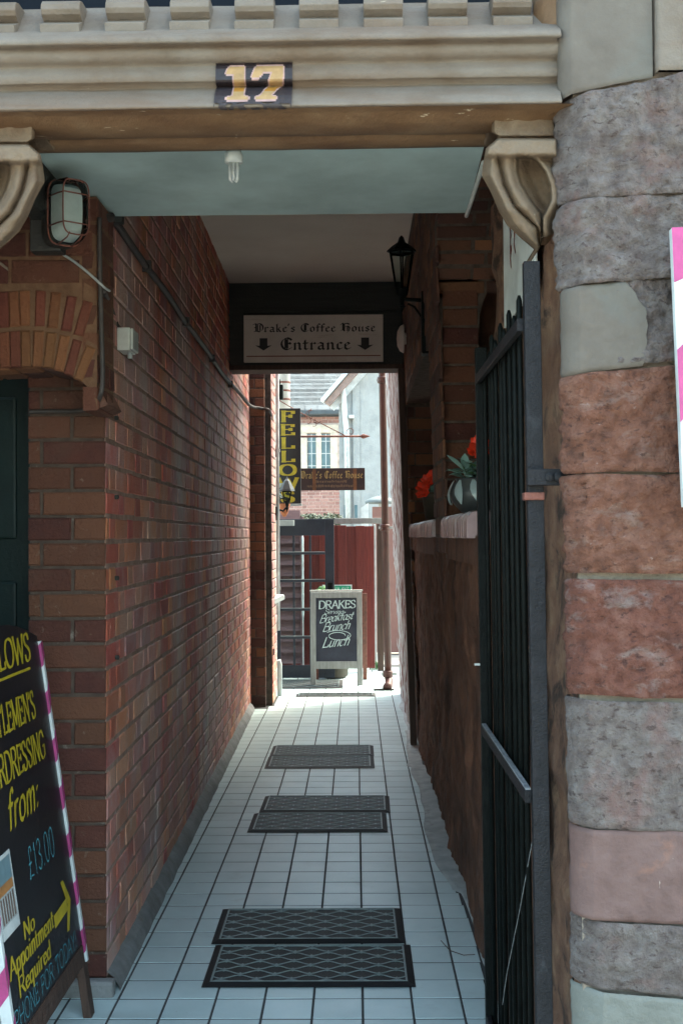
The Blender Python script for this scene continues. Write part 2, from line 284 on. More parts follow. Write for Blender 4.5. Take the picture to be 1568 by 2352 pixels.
BL = {  # pointed black letter
'D': (92, '~-4,88 16,98 30,90;24,92 24,8;38,86 38,12;~6,4 30,10 60,0;~30,92 62,98 86,70 84,28 58,0;62,84 62,14;10,54 24,54'), 'C': (78, '~70,88 46,98 20,84 8,50 20,14 44,0 72,14;38,90 38,10;50,88 50,12;62,90 74,80'),
'H': (92, '~0,80 14,98 26,88;20,92 20,20;32,90 32,16;~2,10 20,20 36,4;~32,92 60,96 78,84;~38,52 62,62 80,44 74,6 58,-14;62,54 62,6'), 'E': (78, '~70,86 46,98 20,84 8,50 20,14 44,0 72,14;34,90 34,12;46,88 46,10;36,52 66,52;60,60 68,46;62,92 74,80'),
'r': (42, '5,50 14,58;12,56 12,4;6,8 18,0' + ';20,48 30,58;28,56 38,48'), 'a': (54, '8,50 20,58;20,58 38,50;38,52 38,6;35,10 47,0;38,34 12,26;12,26 10,8;10,8 24,0;24,0 38,10'), 'k': (54, '12,92 12,6;6,84 16,96;9,10 20,0;14,36 36,56;38,54 26,34;24,36 38,6;36,10 48,0'),
'e': (46, '10,46 10,10;10,46 26,58;26,58 38,46;38,46 12,28;9,12 24,0;24,0 42,10'), "'": (18, '8,96 4,74'), 's': (46, '38,50 24,58;24,58 8,46;8,46 38,18;38,18 26,0;26,0 6,10'),
'o': (54, '10,46 10,10;10,48 26,58;26,58 42,46;42,48 42,12;9,12 24,0;24,0 42,14'), 'f': (36, '14,80 14,0;14,80 26,94;24,94 38,84;2,54 32,54'), 'u': (58, minim(12) + ';' + minim(42)), 'n': (58, '5,50 14,58;12,56 12,4;7,6 16,0;14,44 32,58;32,58 42,48;42,50 42,6;39,10 52,0'),
't': (38, '14,78 14,8;11,10 24,0;2,54 32,54;22,0 32,6'), 'c': (44, '10,46 10,10;10,46 26,58;26,58 38,50;9,12 24,0;24,0 40,10'), ' ': (34, ''),
}
def spline(p, n=5):
    out = []
    for i in range(len(p) - 1):
        a, b, c, d = p[max(i - 1, 0)], p[i], p[i + 1], p[min(i + 2, len(p) - 1)]
        for k in range(n):
            t = k / n
            out.append(tuple(.5 * (2 * b[j] + (c[j] - a[j]) * t + (2 * a[j] - 5 * b[j] + 4 * c[j] - d[j]) * t * t + (3 * b[j] - a[j] - 3 * c[j] + d[j]) * t ** 3) for j in (0, 1)))
    return out + [p[-1]]
def hull(P):
    P = sorted(set((round(x, 6), round(y, 6)) for x, y in P))
    def half(Q):
        h = []
        for p in Q:
            while len(h) > 1 and (h[-1][0] - h[-2][0]) * (p[1] - h[-2][1]) - (h[-1][1] - h[-2][1]) * (p[0] - h[-2][0]) <= 0: h.pop()
            h.append(p)
        return h
    a, b = half(P), half(P[::-1]); return a[:-1] + b[:-1]
STY = {  # nib width, nib thickness (in 1/100 cap height), nib angle, slant, serif, tracking, glyphs
'serif': (17, 5, 0, 0, 11, 10, GL), 'slab': (22, 9, 0, 0, 12, 12, GL), 'bolditalic': (17, 6, 8, .10, 7, 8, GL), 'script': (10, 3.5, 38, .42, 0, 3, GL), 'boldscript': (13, 5, 40, .32, 0, 8, GL), 'chalk': (5, 4, 20, .08, 0, 12, GL), 'small': (9, 8, 20, 0, 0, 16, GL), 'black': (15, 2.5, 42, 0, 0, 6, BL), 'chalkserif': (14, 6, 15, .05, 8, 6, GL)}
def text(mb, s, style, H, o, r, u, width=None, mi=0, align='l', curve=None, xs=1):
    """strokes of string s; cap height H, origin o (baseline), right vector r, up vector u"""
    nw, nth, na, sl, sf, trk, G = STY[style]; o, r, u = Vector(o), Vector(r).normalized(), Vector(u).normalized(); n = r.cross(u)
    ca, sa = math.cos(RAD(na)), math.sin(RAD(na))
    nib = [(ca * a * nw / 2 - sa * b * nth / 2, sa * a * nw / 2 + ca * b * nth / 2) for a in (-1, 1) for b in (-1, 1)]
    tot = sum(G[c][0] + trk for c in s) - trk
    kx = (width / (tot * H / 100)) if width else xs
    x0 = 0 if align == 'l' else (-tot / 2 if align == 'c' else -tot); cnt = 0
    for c in s:
        w, st = G[c]
        for q in [q for q in st.split(';') if q]:
            sm = q[0] == '~'; pts = [tuple(float(a) for a in p.split(',')) for p in q.lstrip('~').split()]
            if sm: pts = spline(pts)
            segs = [(pts[i], pts[i + 1], nib) for i in range(len(pts) - 1)]
            if sf and not sm:
                for e, oth in ((pts[0], pts[-1]), (pts[-1], pts[0])):
                    top = 62 if c.islower() and max(p[1] for p in pts) < 90 else 100
                    if abs(e[1] - oth[1]) > abs(e[0] - oth[0]) and abs(e[1] - oth[1]) > 30 and (abs(e[1]) < 1 or abs(e[1] - top) < 3 or e[1] < -30):
                        yy = e[1] + (nth / 2 if e[1] < 50 else -nth / 2) * 0
                        segs.append(((e[0] - sf / kx ** .5 * .9, yy), (e[0] + sf / kx ** .5 * .9, yy), [(a * nth * .5, b * nth * .62) for a in (-1, 1) for b in (-1, 1)]))
            for a, b, nb in segs:
                poly = hull([(a[0] + i, a[1] + j) for i, j in nb] + [(b[0] + i, b[1] + j) for i, j in nb])
                cnt += 1; vs = []
                for x, y in poly:
                    X = (x0 + x + y * sl) * H / 100 * kx; Yv = y * H / 100
                    if curve: Yv += curve(X)
                    vs.append(o + r * X + u * Yv + n * (cnt * 1.2e-5))
                mb.add(vs, [tuple(range(len(vs)))], mi)
        x0 += w + trk
    return mb

# ------------------------------------------------------------------ bricks
BH, BL_, GAP, COURSE = .074, .2155, .010, .085
_bc = {}
def brick_verts(L, H, D=.10, bev=.005, j=.0015, rs=None):
    """local: x along the wall, y into the wall (face at y=0), z up; a bevelled, slightly uneven face"""
    rr = rs or random
    e = [(0, 0), (L, 0), (L, H), (0, H)]; q = [(bev, bev), (L - bev, bev), (L - bev, H - bev), (bev, H - bev)]
    u = lambda a: rr.uniform(-a, a)
    v = [(x + u(j), D, z + u(j)) for x, z in e] + [(x + u(j), bev + u(j), z + u(j)) for x, z in e] + [(x + u(j), u(j), z + u(j)) for x, z in q]
    f = [(4, 5, 9, 8), (5, 6, 10, 9), (6, 7, 11, 10), (7, 4, 8, 11), (8, 9, 10, 11), (0, 1, 5, 4), (1, 2, 6, 5), (2, 3, 7, 6), (3, 0, 4, 7)]
    return v, f
def brick_mesh(L, H, m, var, D=.10):
    k = (round(L, 3), round(H, 3), m.name, var, round(D, 3))
    if k not in _bc:
        v, f = brick_verts(L, H, D, rs=random.Random(hash(k[:2]) + var)); mb = MB().add(v, f); _bc[k] = mesh_of('brick', mb, m)
    return _bc[k]
def lay(parent, O, u, n, rects, m, limit=300, prio=None, D=.10, jit=.002, up=Vector((0, 0, 1))):
    """rects = (u0,u1,z0,z1) on the plane through O; the first `limit` by prio are objects, the rest one stuff part"""
    O, u, n = Vector(O), Vector(u).normalized(), Vector(n).normalized()
    Mx = Matrix((u, -n, up)).transposed().to_4x4()
    if prio: rects = sorted(rects, key=prio)
    rest = MB()
    for i, (a, b, z0, z1) in enumerate(rects):
        P = O + u * a + up * z0 + n * rj(jit)
        T = Matrix.Translation(P) @ Mx @ Matrix.Rotation(rj(.006), 4, 'Y')
        if i < limit:
            o = link('brick', brick_mesh(b - a, z1 - z0, m, i % 4, D), parent); o.matrix_basis = T
            o.matrix_parent_inverse = parent.matrix_basis.inverted()
        else:
            v, f = brick_verts(b - a, z1 - z0, D); rest.add([T @ Vector(p) for p in v], f)
    if rest.v: part('brick_courses', rest, m, parent, kind='stuff')
def courses(U0, U1, Z0, Z1, inside=None, flemish=True, phase=0):
    out = []; k = 0; z = Z0
    while z + BH <= Z1 + .03:
        zt = min(z + BH, Z1); x = U0 - (.0 if k % 2 == 0 else .169) - phase; h = 0
        while x < U1 - .02:
            L = BL_ if (h % 2 == 0 or not flemish) else .1025
            a, b = max(x, U0), min(x + L, U1)
            if b - a > .03 and (inside is None or inside((a + b) / 2, (z + zt) / 2)): out.append((a, b, z, zt))
            x += L + GAP; h += 1
        z += COURSE; k += 1
    return out

# ------------------------------------------------------------------ ground
g = MB(); g.add([(-400, -400, -.03), (400, -400, -.03), (400, 400, -.03), (-400, 400, -.03)], [(0, 1, 2, 3)])
part('ground', g, PAVE, kind='structure')
fl = MB().box(-1.6, .62, 3.30, 13.6, -.024, .0021); fl.box(-1.9, 2.2, 10.9, 13.6, -.026, .0019)
floor = part('tiled_floor', fl, GROUT, kind='structure')
TS = .1585
def lx(Y): return -.855 - (.05) * (Y - 3.85) / 6.3 if Y < 10.2 else (-.80 if Y < 10.35 else (-.735 if Y < 10.9 else -1.7))
def rx(Y):
    return .425 - .022 * (1 - math.cos((Y - 3.7) * 1.1)) + .012 * math.sin(Y * 3.1) - (.03 if 7.6 < Y < 9 else 0) if Y < 10.9 else 2.0
tiles = []
gx0 = -.144 - TS * 12
for j in range(70):
    y0 = 3.32 + j * TS; y1 = y0 + TS - .0062
    for i in range(34):
        a = gx0 + i * TS; b = a + TS - .0062; ym = (y0 + y1) / 2
        if y1 > 13.4: continue
        l, r_ = lx(ym), rx(ym)
        if y0 < 3.86: l = -1.5
        if b < l + .02 or a > r_ - .02: continue
        tiles.append((max(a, l), min(b, r_), y0, y1))
tiles.sort(key=lambda t: t[2])
_tc = {}
def tile_geo(w, d, h=.0032, rs=random):
    b = .0018; t = h + rs.uniform(-.0003, .0004); tl = [rs.uniform(-.0005, .0005) for _ in range(4)]
    v = [(0, 0, -.004), (w, 0, -.004), (w, d, -.004), (0, d, -.004), (0, 0, t - b), (w, 0, t - b), (w, d, t - b), (0, d, t - b), (b, b, t + tl[0]), (w - b, b, t + tl[1]), (w - b, d - b, t + tl[2]), (b, d - b, t + tl[3])]
    return v, [(0, 1, 5, 4), (1, 2, 6, 5), (2, 3, 7, 6), (3, 0, 4, 7), (4, 5, 9, 8), (5, 6, 10, 9), (6, 7, 11, 10), (7, 4, 8, 11), (8, 9, 10, 11)]
rest = MB()
for i, (a, b, y0, y1) in enumerate(tiles):
    if i < 300:
        k = (round(b - a, 3), i % 5)
        if k not in _tc:
            v, f = tile_geo(b - a, y1 - y0, rs=random.Random(i)); _tc[k] = mesh_of('tile', MB().add(v, f), TILE)
        o = link('tile', _tc[k], floor); o.location = (a, y0, 0)
    else:
        v, f = tile_geo(b - a, y1 - y0); rest.add([(x + a, y + y0, z) for x, y, z in v], f)
part('tile_rows', rest, TILE, floor, kind='stuff')
# cement edgings
def strip(path, w, h, m, name, parent=None, rough=.004, **kw):
    P = []
    for i, (x, y) in enumerate(path):
        k = noise.noise(Vector((x * 3, y * 3.3, 3))) * rough * 3
        ww = w[i] if isinstance(w, list) else w
        P.append([(x - ww + k, y, .0), (x - ww + k + .004, y, h * .8 + k * .2), (x - ww * .5 + k, y, h + k * .3), (x + .03, y, h * 1.3)])
    return part(name, MB().grid(P), m, parent, smooth=True, **kw)
ys = [3.45 + .05 * i for i in range(147)]
rr_ = [(rx(y) + .04, y) for y in ys]
o = strip(rr_, [.075 + .03 * noise.noise(Vector((y * 2.1, 1, 7))) if y > 4.9 else .03 + .02 * noise.noise(Vector((y * 3, 1, 7))) for y in ys], .009, CEM, 'cement_edging', rough=.003, kind='structure')
ysl = [3.86 + .05 * i for i in range(125)]
P = []
for y in ysl:
    x = -.832 - .0155 * (y - 3.85); k = noise.noise(Vector((5, y * 6, 2))) * .006
    P.append([(x + .045 + k, y, 0), (x + .040 + k, y, .020), (x + .022 + k, y, .050 + k), (x - .01, y, .075 + k)])
part('cement_skirting', MB().grid(P), CEM2, smooth=True, kind='structure')
pv = MB().box(-3, -.86, 2.2, 3.855, -.028, -.010)
part('pavement', pv, PAVE, kind='structure', bev=.004)

# ------------------------------------------------------------------ left alley wall
lw = thing('brick_wall', 'long red brick wall along the left side of the tiled alley', 'wall', (-.85, 3.86, 0))
core = MB().prism([Vector(p) for p in ((-.8342, 3.868, 0), (-.9332, 10.25, 0), (-4, 10.25, 0), (-4, 4.14, 0), (-1.08, 4.14, 0), (-1.08, 3.868, 0))], (0, 0, 6.2))
part('mortar', core, MORT, lw)
ud = Vector((-.099, 6.382, 0)).normalized(); nd = Vector((ud.y, -ud.x, 0))
rc = courses(0.003, 6.38, .05, 3.42)
def vis(rk):
    Y = 3.86 + (rk[0] + rk[1]) / 2; z = (rk[2] + rk[3]) / 2
    s = (z - 1.5) / Y
    return Y - (0 if -.46 < s < .34 else -20) + (0.8 if z > 2.4 else 0)
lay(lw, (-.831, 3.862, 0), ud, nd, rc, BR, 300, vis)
# pier facing the street
pf = thing('brick_pier', 'brick pier facing the street between green door and alley', 'pier', (-.96, 3.85, 0))
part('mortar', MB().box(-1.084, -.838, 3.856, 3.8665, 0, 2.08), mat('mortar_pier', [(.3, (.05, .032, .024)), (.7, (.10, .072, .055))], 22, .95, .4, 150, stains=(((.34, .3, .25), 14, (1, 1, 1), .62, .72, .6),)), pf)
prc = []
for k in range(25):
    z0 = .05 + k * COURSE
    if z0 + BH > 2.08: continue
    prc += ([(0, .143, z0, z0 + BH), (.153, .257, z0, z0 + BH)] if k % 2 else [(0, .040, z0, z0 + BH), (.050, .257, z0, z0 + BH)])
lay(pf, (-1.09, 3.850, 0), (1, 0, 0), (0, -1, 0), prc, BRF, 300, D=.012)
part('plinth', MB().box(-1.10, -.80, 3.80, 3.8495, -.01, .055), CEM2, pf, bev=.012)

# brick arch above the door, standing proud of the pier
ar = thing('brick_arch', 'two ringed brick arch above the green door at left', 'arch', (-.95, 3.6, 1.95))
XR = -.805
def intr(X):
    t = (X + 1.02) / .215
    return 1.895 + .145 * math.sqrt(max(0, 1 - t * t)) if X > -1.02 else 2.04 - .05 * max(0, (-1.02 - X)) ** 1
prof = [-1.7 + .7 * i / 8 for i in range(8)] + [-1.02 + .215 * math.sin(math.pi / 2 * i / 10) for i in range(11)]
poly = [Vector((x, 3.612, intr(x) + .004)) for x in prof] + [Vector((XR, 3.612, 2.572)), Vector((-1.7, 3.612, 2.572))]
part('mortar', MB().prism(poly, (0, .25, 0)), mat('mortar_arch', [(.3, (.12, .06, .032)), (.7, (.20, .115, .066))], 22, .95, .4, 150), ar)
# voussoirs: walk along the intrados
pts = [Vector((-1.45 + .002 * i, 0, intr(-1.45 + .002 * i))) for i in range(216)] + [Vector((-1.02 + .215 * math.sin(a), 0, 1.895 + .145 * math.cos(a))) for a in [math.pi / 2 * i / 80 for i in range(1, 79)]]
def walk(pts, step):
    out = []; acc = 0; nxt = step / 2
    for a, b in zip(pts, pts[1:]):
        d = (b - a).length
        while acc + d >= nxt:
            out.append((a.lerp(b, (nxt - acc) / d), (b - a).normalized())); nxt += step
        acc += d
    return out
for ring, (r0, Ln) in enumerate(((.0, .112), (.126, .112))):
    for q, (p, t) in enumerate(walk(pts, .034)):
        fan = .35 + .65 * min(1, max(0, (p.x + 1.1) / .25))
        nrm = Vector((-t.z, 0, t.x)); nrm = Vector((nrm.x * .55, 0, nrm.z)).normalized()
        tv = Vector((nrm.z, 0, -nrm.x)); w = .0308 * (1 if ring == 0 else 1.03)
        base = p + nrm * r0
        if base.x > XR - .015 or (base + nrm * Ln).x > XR: continue
        T = Matrix((tv, Vector((0, 1, 0)), nrm)).transposed().to_4x4(); T.translation = base - tv * w / 2 + Vector((0, 3.604 + rj(.002), 0))
        o = link('brick', brick_mesh(w, Ln, BRA, q % 4, .05), ar); o.matrix_basis = T; o.matrix_parent_inverse = ar.matrix_basis.inverted()
rc = []
for x0, x1, z0, z1 in courses(0, .88, 2.30, 2.572, phase=.05):
    rc.append((x0, x1, z0, z1))
rc2 = [(.80, .893, z, z + BH) for z in [1.96 + .085 * i for i in range(4)]] 
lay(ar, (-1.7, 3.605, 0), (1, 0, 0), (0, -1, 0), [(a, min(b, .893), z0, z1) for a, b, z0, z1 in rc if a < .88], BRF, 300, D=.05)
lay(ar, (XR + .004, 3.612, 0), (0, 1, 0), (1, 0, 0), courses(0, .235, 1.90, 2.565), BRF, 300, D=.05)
# soffit bricks running from the front to the door
for q, (p, t) in enumerate(walk(pts[100:], .085)):
    tv = t; nrm = Vector((-t.z, 0, t.x)); w = .076
    for k in range(2):
        T = Matrix((Vector((0, 1, 0)), nrm, Vector((nrm.z, 0, -nrm.x)))).transposed().to_4x4()
        T.translation = p - tv * w / 2 + Vector((0, 3.63 + k * .115, 0)) - nrm * .003
        o = link('brick', brick_mesh(.105, w, BRD, (q + k) % 4, .03), ar); o.matrix_basis = T; o.matrix_parent_inverse = ar.matrix_basis.inverted()
# door in the recess
gd = thing('green_door', 'dark green door in the shaded recess behind the hairdresser board', 'door', (-1.4, 4.06, 0))
part('panel', MB().box(-1.75, -1.083, 4.08, 4.12, 0, 2.1), GREEND, gd)
part('frame', MB().box(-1.135, -1.0835, 4.02, 4.079, 0, 2.05), GREEND, gd, bev=.004)
for zz in (.15, .85, 1.5):
    part('door_panel', MB().box(-1.6, -1.19, 4.06, 4.079, zz, zz + .5), GREEND, gd, bev=.01)

# pilaster and wall end
pl = thing('brick_pilaster', 'dark brick pilaster at far end of left alley wall', 'pilaster', (-.87, 10.25, 0))
part('mortar', MB().box(-1.0, -.806, 10.256, 10.9, 0, 5.5).box(-4, -.752, 10.35, 10.905, 0, 5.5), MORTD, pl)
lay(pl, (-.94, 10.25, 0), (1, 0, 0), (0, -1, 0), courses(0, .139, .02, 4.6), BRD, 70, lambda r: abs(r[2] - 1.7), D=.05)
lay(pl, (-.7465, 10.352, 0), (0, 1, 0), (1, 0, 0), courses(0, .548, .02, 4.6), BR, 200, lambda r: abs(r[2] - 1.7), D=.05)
# ------------------------------------------------------------------ ceilings
ce = MB().prism([Vector(p) for p in ((-1.7, 2.72, 2.578), (.352, 2.72, 2.578), (.377, 3.858, 2.578), (-1.7, 3.858, 2.578))], (0, 0, .9))
part('porch_ceiling', ce, CEIL1, kind='structure')
part('alley_ceiling', MB().box(-1.0, .95, 3.3, 8.6, 3.34, 3.6), CEIL2, kind='structure')
part('wall_plate', MB().box(-.94, -.886, 2.72, 3.60, 2.43, 2.5765), TIMB, bev=.004)
tag(bpy.data.objects['wall_plate'], 'dark timber plate under porch ceiling behind the caged lamp', 'timber')
part('ceiling_batten', MB().box(-.855, -.775, 3.8605, 3.90, 2.56, 2.60), TIMB, bev=.003)
tag(bpy.data.objects['ceiling_batten'], 'short black batten at the back left corner of porch ceiling', 'batten')

# ------------------------------------------------------------------ right side wall
def RX(z): return .44 - .03 * z
rw = thing('brick_wall', 'dark right alley wall with deep arched openings above a low wall', 'wall', (.5, 5.5, 0))
def arch_z(Y): return 2.55 + .56 * math.sqrt(max(0, 1 - ((Y - 4.35) / .80) ** 2)) if Y < 5.15 else 0
P = []; Ys = [3.86 + .04 * i for i in range(33)]
face = MB(); sof = MB()
zs = lambda a, b: [a + (b - a) * i / 4 for i in range(5)]
for a, b in zip(Ys, Ys[1:]):
    b = min(b, 5.15); za, zb = arch_z(a), (arch_z(b) if b < 5.149 else 2.55)
    face.add([(RX(za), a, za), (RX(zb), b, zb), (RX(3.4), b, 3.4), (RX(3.4), a, 3.4)], [(0, 1, 2, 3)])
    sof.add([(RX(za), a, za), (RX(zb), b, zb), (1.6, b, zb), (1.6, a, za)], [(0, 1, 2, 3)])
def q4(mb, y0, y1, z0, z1, dx=0): mb.add([(RX(z0) + dx, y0, z0), (RX(z0) + dx, y1, z0), (RX(z1) + dx, y1, z1), (RX(z1) + dx, y0, z1)], [(0, 1, 2, 3)])
q4(face, 5.15, 5.75, 1.49, 3.4); q4(face, 5.75, 8.3, 2.45, 3.4); q4(face, 8.3, 8.75, 0, 3.4)
# reveals, backs and floor of the openings (closed volumes)
face.add([(RX(1.4), 5.15, 1.4), (.552, 5.15, 1.4), (.552, 5.15, 2.56), (RX(2.56), 5.15, 2.56)], [(0, 1, 2, 3)])
face.add([(.552, 5.15, 1.4), (.552, 5.5, 1.4), (.552, 5.5, 2.6), (.552, 5.15, 2.6)], [(0, 1, 2, 3)])
# spandrel over the inner doorway arch
sp = [(.552 + .35 * (1 - math.cos(math.pi / 2 * i / 8)), 2.42 + .36 * math.sin(math.pi / 2 * i / 8)) for i in range(9)] + [(1.6, 2.78)]
for (xa, za), (xb, zb) in zip(sp, sp[1:]): face.add([(xa, 5.15, za), (xb, 5.15, zb), (xb, 5.15, 3.2), (xa, 5.15, 3.2)], [(0, 1, 2, 3)])
face.add([(.5, 5.75, 1.4), (1.2, 5.75, 1.4), (1.2, 5.75, 2.45), (.5, 5.75, 2.45)], [(0, 1, 2, 3)])
face.add([(RX(1), 8.3, 1.4), (1.2, 8.3, 1.4), (1.2, 8.3, 2.45), (RX(2.45), 8.3, 2.45)], [(0, 1, 2, 3)])
face.add([(1.2, 5.75, 1.4), (1.2, 8.3, 1.4), (1.2, 8.3, 2.45), (1.2, 5.75, 2.45)], [(0, 1, 2, 3)])
face.add([(RX(2.45), 5.75, 2.45), (RX(2.45), 8.3, 2.45), (1.2, 8.3, 2.45), (1.2, 5.75, 2.45)], [(0, 1, 2, 3)])
part('mortar', face, MORTD, rw, fix=False); part('soffit', sof, MORTD, rw, fix=False)
part('backing', MB().box(1.3, 4, 2.75, 5.6, 0, 6).box(1.25, 4, 5.62, 10.8, 0, 6).box(.56, 1.299, 5.5, 5.74, 0, 3.3).box(.46, 3.9, 8.32, 10.75, 0, 3.39).box(.40, 3.9, 3.0, 10.7, 3.42, 6), DAMP, rw)
nL = Vector((-1, 0, -.03))
# brick facing the street in the near opening, and of the far one
n0 = [(a, b, z0, z1) for a, b, z0, z1 in courses(0, .162, 1.585, 2.64, phase=.06, flemish=False)]
lay(rw, (.392, 5.142, 0), (1, 0, 0), (0, -1, 0), [(a, min(b, .158), c, d) for a, b, c, d in n0 if a < .15], BRF, 100, D=.02)
lay(rw, (.375, 8.292, 0), (1, 0, 0), (0, -1, 0), courses(0, .24, 1.585, 2.44, flemish=False), BRD, 100, D=.02)
# vault bricks, courses running across
vp = [Vector((0, 4.35 + .80 * math.sin(a), 2.55 + .56 * math.cos(a))) for a in [math.pi / 2 * i / 60 for i in range(0, 61)]]
for q, (p, t) in enumerate(walk(vp, .062)):
    x = .362 - (.06 if q % 2 else 0); k = 0; nrm = Vector((0, -t.z, t.y)); nrm = -nrm if nrm.z < 0 else nrm
    while x < .95:
        a = max(x, .362); L = x + .2155 - a
        if L > .03:
            T = Matrix((Vector((1, 0, 0)), nrm, Vector((1, 0, 0)).cross(nrm))).transposed().to_4x4()
            T.translation = Vector((a, p.y, p.z)) + T.to_3x3() @ Vector((0, -.004 + rj(.002), -.026))
            o = link('brick', brick_mesh(L, .052, BRD, (q + k) % 4, .03), rw); o.matrix_basis = T; o.matrix_parent_inverse = rw.matrix_basis.inverted()
        x += .2255; k += 1
ra = [r for r in courses(0, 4.88, .06, 3.33, lambda u, z: (1.29 < u < 1.89 and z > 1.4) or (u > 1.89 and z > 2.49 and u < 4.44) or (u >= 4.44) or (u <= 1.29 and z > arch_z(3.86 + min(u + .1, 1.28)) + .05))]
lay(rw, (.4375, 3.86, 0), (0, 1, 0), nL, ra, BRD, 120, lambda r: r[0], D=.012, up=Vector((-.03, 0, 1)).normalized())
# low damp rendered wall
P = []
for i in range(110):
    z = 1.505 * i / 109; row = []
    for j in range(300):
        y = 2.86 + (8.32 - 2.86) * j / 299
        d = noise.noise(Vector((y * 3, z * 3, 1))) * .024 + noise.noise(Vector((y * 9, z * 6, 4))) * .018 + noise.noise(Vector((y * 24, z * 18, 4))) * .009 + .05 * math.exp(-z * 7) * (noise.noise(Vector((y * 1.7, 0, 9))) + .2)
        row.append((RX(z) + .016 - d, y, z))
    P.append(row)
part('render', MB().grid(P), DAMP, rw, smooth=True)
part('wall_top', MB().box(.40, .66, 3.0, 5.14, 1.40, 1.50).box(.40, .66, 5.76, 8.29, 1.40, 1.50), DAMP, rw)
# bullnose capping bricks
cb = MB(); prf = [(0, -.012), (0, .045)] + [(.035 - .035 * math.cos(a), .045 + .035 * math.sin(a)) for a in [math.pi / 2 * i / 5 for i in range(1, 6)]] + [(.22, .088), (.22, -.012)]
cb.prism([Vector((x, 0, z)) for x, z in prf], (0, .057, 0)); cbm = mesh_of('capping_brick', cb, BULLN)
y = 3.9; 
while y < 8.25:
    if not (5.09 < y < 5.76):
        o = link('capping_brick', cbm, rw, bev=.003); o.location = (RX(1.5) - .022 + rj(.003), y, 1.505 + rj(.003)); o.rotation_euler = (rj(.02), 0, rj(.015)); o.matrix_parent_inverse = rw.matrix_basis.inverted()
    y += .078
# porch return, rubble
P = []
for i in range(64):
    z = 2.6 * i / 63; row = []
    for j in range(40):
        yy = 2.435 + 1.445 * j / 39
        c = noise.cell(Vector((yy * 5, z * 5.5, 3)))
        d = noise.noise(Vector((yy * 8, z * 8, 1))) * .014 + noise.noise(Vector((yy * 22, z * 22, 4))) * .006 + c * .012
        row.append((.472 - d, yy, z))
    P.append(row)
o = part('rubble_wall', MB().grid(P), RUBB, smooth=True); tag(o, 'rough brown rubble wall behind the open iron gate', 'wall')

# flaking whitewashed wall beyond the beam
ww = thing('whitewashed_wall', 'flaking whitewashed brick wall end beyond the beam on the right', 'wall', (.4, 9.8, 0))
P = []
for i in range(90):
    z = 4.6 * i / 89; row = []
    for j in range(50):
        yy = 8.76 + (11.05 - 8.76) * j / 44; k = 0
        if j > 44: k = (j - 44) * .05; yy = 11.05
        d = noise.noise(Vector((yy * 4, z * 5, 1))) * .018 + noise.noise(Vector((yy * 14, z * 16, 4))) * .008
        row.append((.400 - .027 * z - .012 * z * (yy - 8.76) / 2.25 + .012 - d + k, yy + d * (1 if k else 0), z))
    P.append(row)
part('render', MB().grid(P), WHITEW, ww, smooth=True)
part('core', MB().box(.44, 3.9, 8.77, 10.98, 0, 4.55), MORTD, ww)

# ------------------------------------------------------------------ beam, sign
bm_ = thing('timber_beam', 'black painted timber beam across the alley carrying the entrance sign', 'beam', (-.3, 8.35, 2.69))
zb, zt = at(727, 838, 8.35).z, 3.338
part('board', MB().box(-.925, .352, 8.35, 8.55, zb, zt), TIMB, bm_, bev=.004)
part('bottom_rail', MB().box(-.92, .349, 8.33, 8.56, zb - .035, zb - .001), TIMB2, bm_, bev=.004)
part('moulding', MB().box(-.80, .30, 8.325, 8.349, at(700, 716, 8.33).z, at(700, 708, 8.33).z), TIMB, bm_, bev=.003)
po = MB(); PX = lambda z: .380 - .026 * z
po.prism([Vector((PX(0), 8.30, 0)), Vector((PX(0) + .045, 8.30, 0)), Vector((PX(zb - .04) + .045, 8.30, zb - .04)), Vector((PX(zb - .04), 8.30, zb - .04))], (0, .10, 0))
o = part('timber_post', po, TIMB2, bev=.004); tag(o, 'thin dark timber post against right wall under the beam', 'post')
sg = thing('entrance_sign', "cream sign reading Drake's Coffee House Entrance with two down arrows", 'sign', at(720, 832, 8.30))
A, B, D_ = at(560, 832, 8.30), at(880, 830, 8.30), at(559, 724, 8.30)
sw, sh = B.x - A.x, D_.z - A.z
ru = Vector((B.x - A.x, 0, B.z - A.z)).normalized(); uu = Vector((0, -1, 0)).cross(ru) * -1; uu = Vector((-ru.z, 0, ru.x))
part('panel', MB().prism([A, A + ru * sw, A + ru * sw + uu * sh, A + uu * sh], (0, .03, 0)), SIGNC, sg, bev=.003)
ink = MB(); F0 = A + Vector((0, -.0015, 0))
ink2 = MB(); text(ink2, "Drake's Coffee House", 'black', .0600, F0 + ru * (.070) + uu * (sh - .122), ru, uu, width=sw - .125)
text(ink, 'Entrance', 'black', .085, F0 + ru * (sw * .262) + uu * (sh * .262), ru, uu, width=sw * .505)
for cx in (.142, .87):
    c = F0 + ru * (sw * cx) + uu * (sh * .345)
    ia = MB(); ia.add([c + ru * x + uu * y for x, y in ((-.028, .055), (.028, .055), (.028, 0), (.060, .004), (0, -.034), (-.060, .004), (-.028, 0))], [(0, 1, 2, 6), (6, 2, 3, 4, 5)]); part('arrow', ia, INK, sg, fix=False)
part('lettering', ink, INK, sg, fix=False); part('lettering', ink2, INK, sg, fix=False)
part('border', MB().prism([F0 + ru * .02 + uu * .038, F0 + ru * (sw - .02) + uu * .038, F0 + ru * (sw - .02) + uu * .046, F0 + ru * .02 + uu * .046], (0, .001, 0)), mat('sign_rust', (.22, .08, .05), 30, .7, 0), sg)

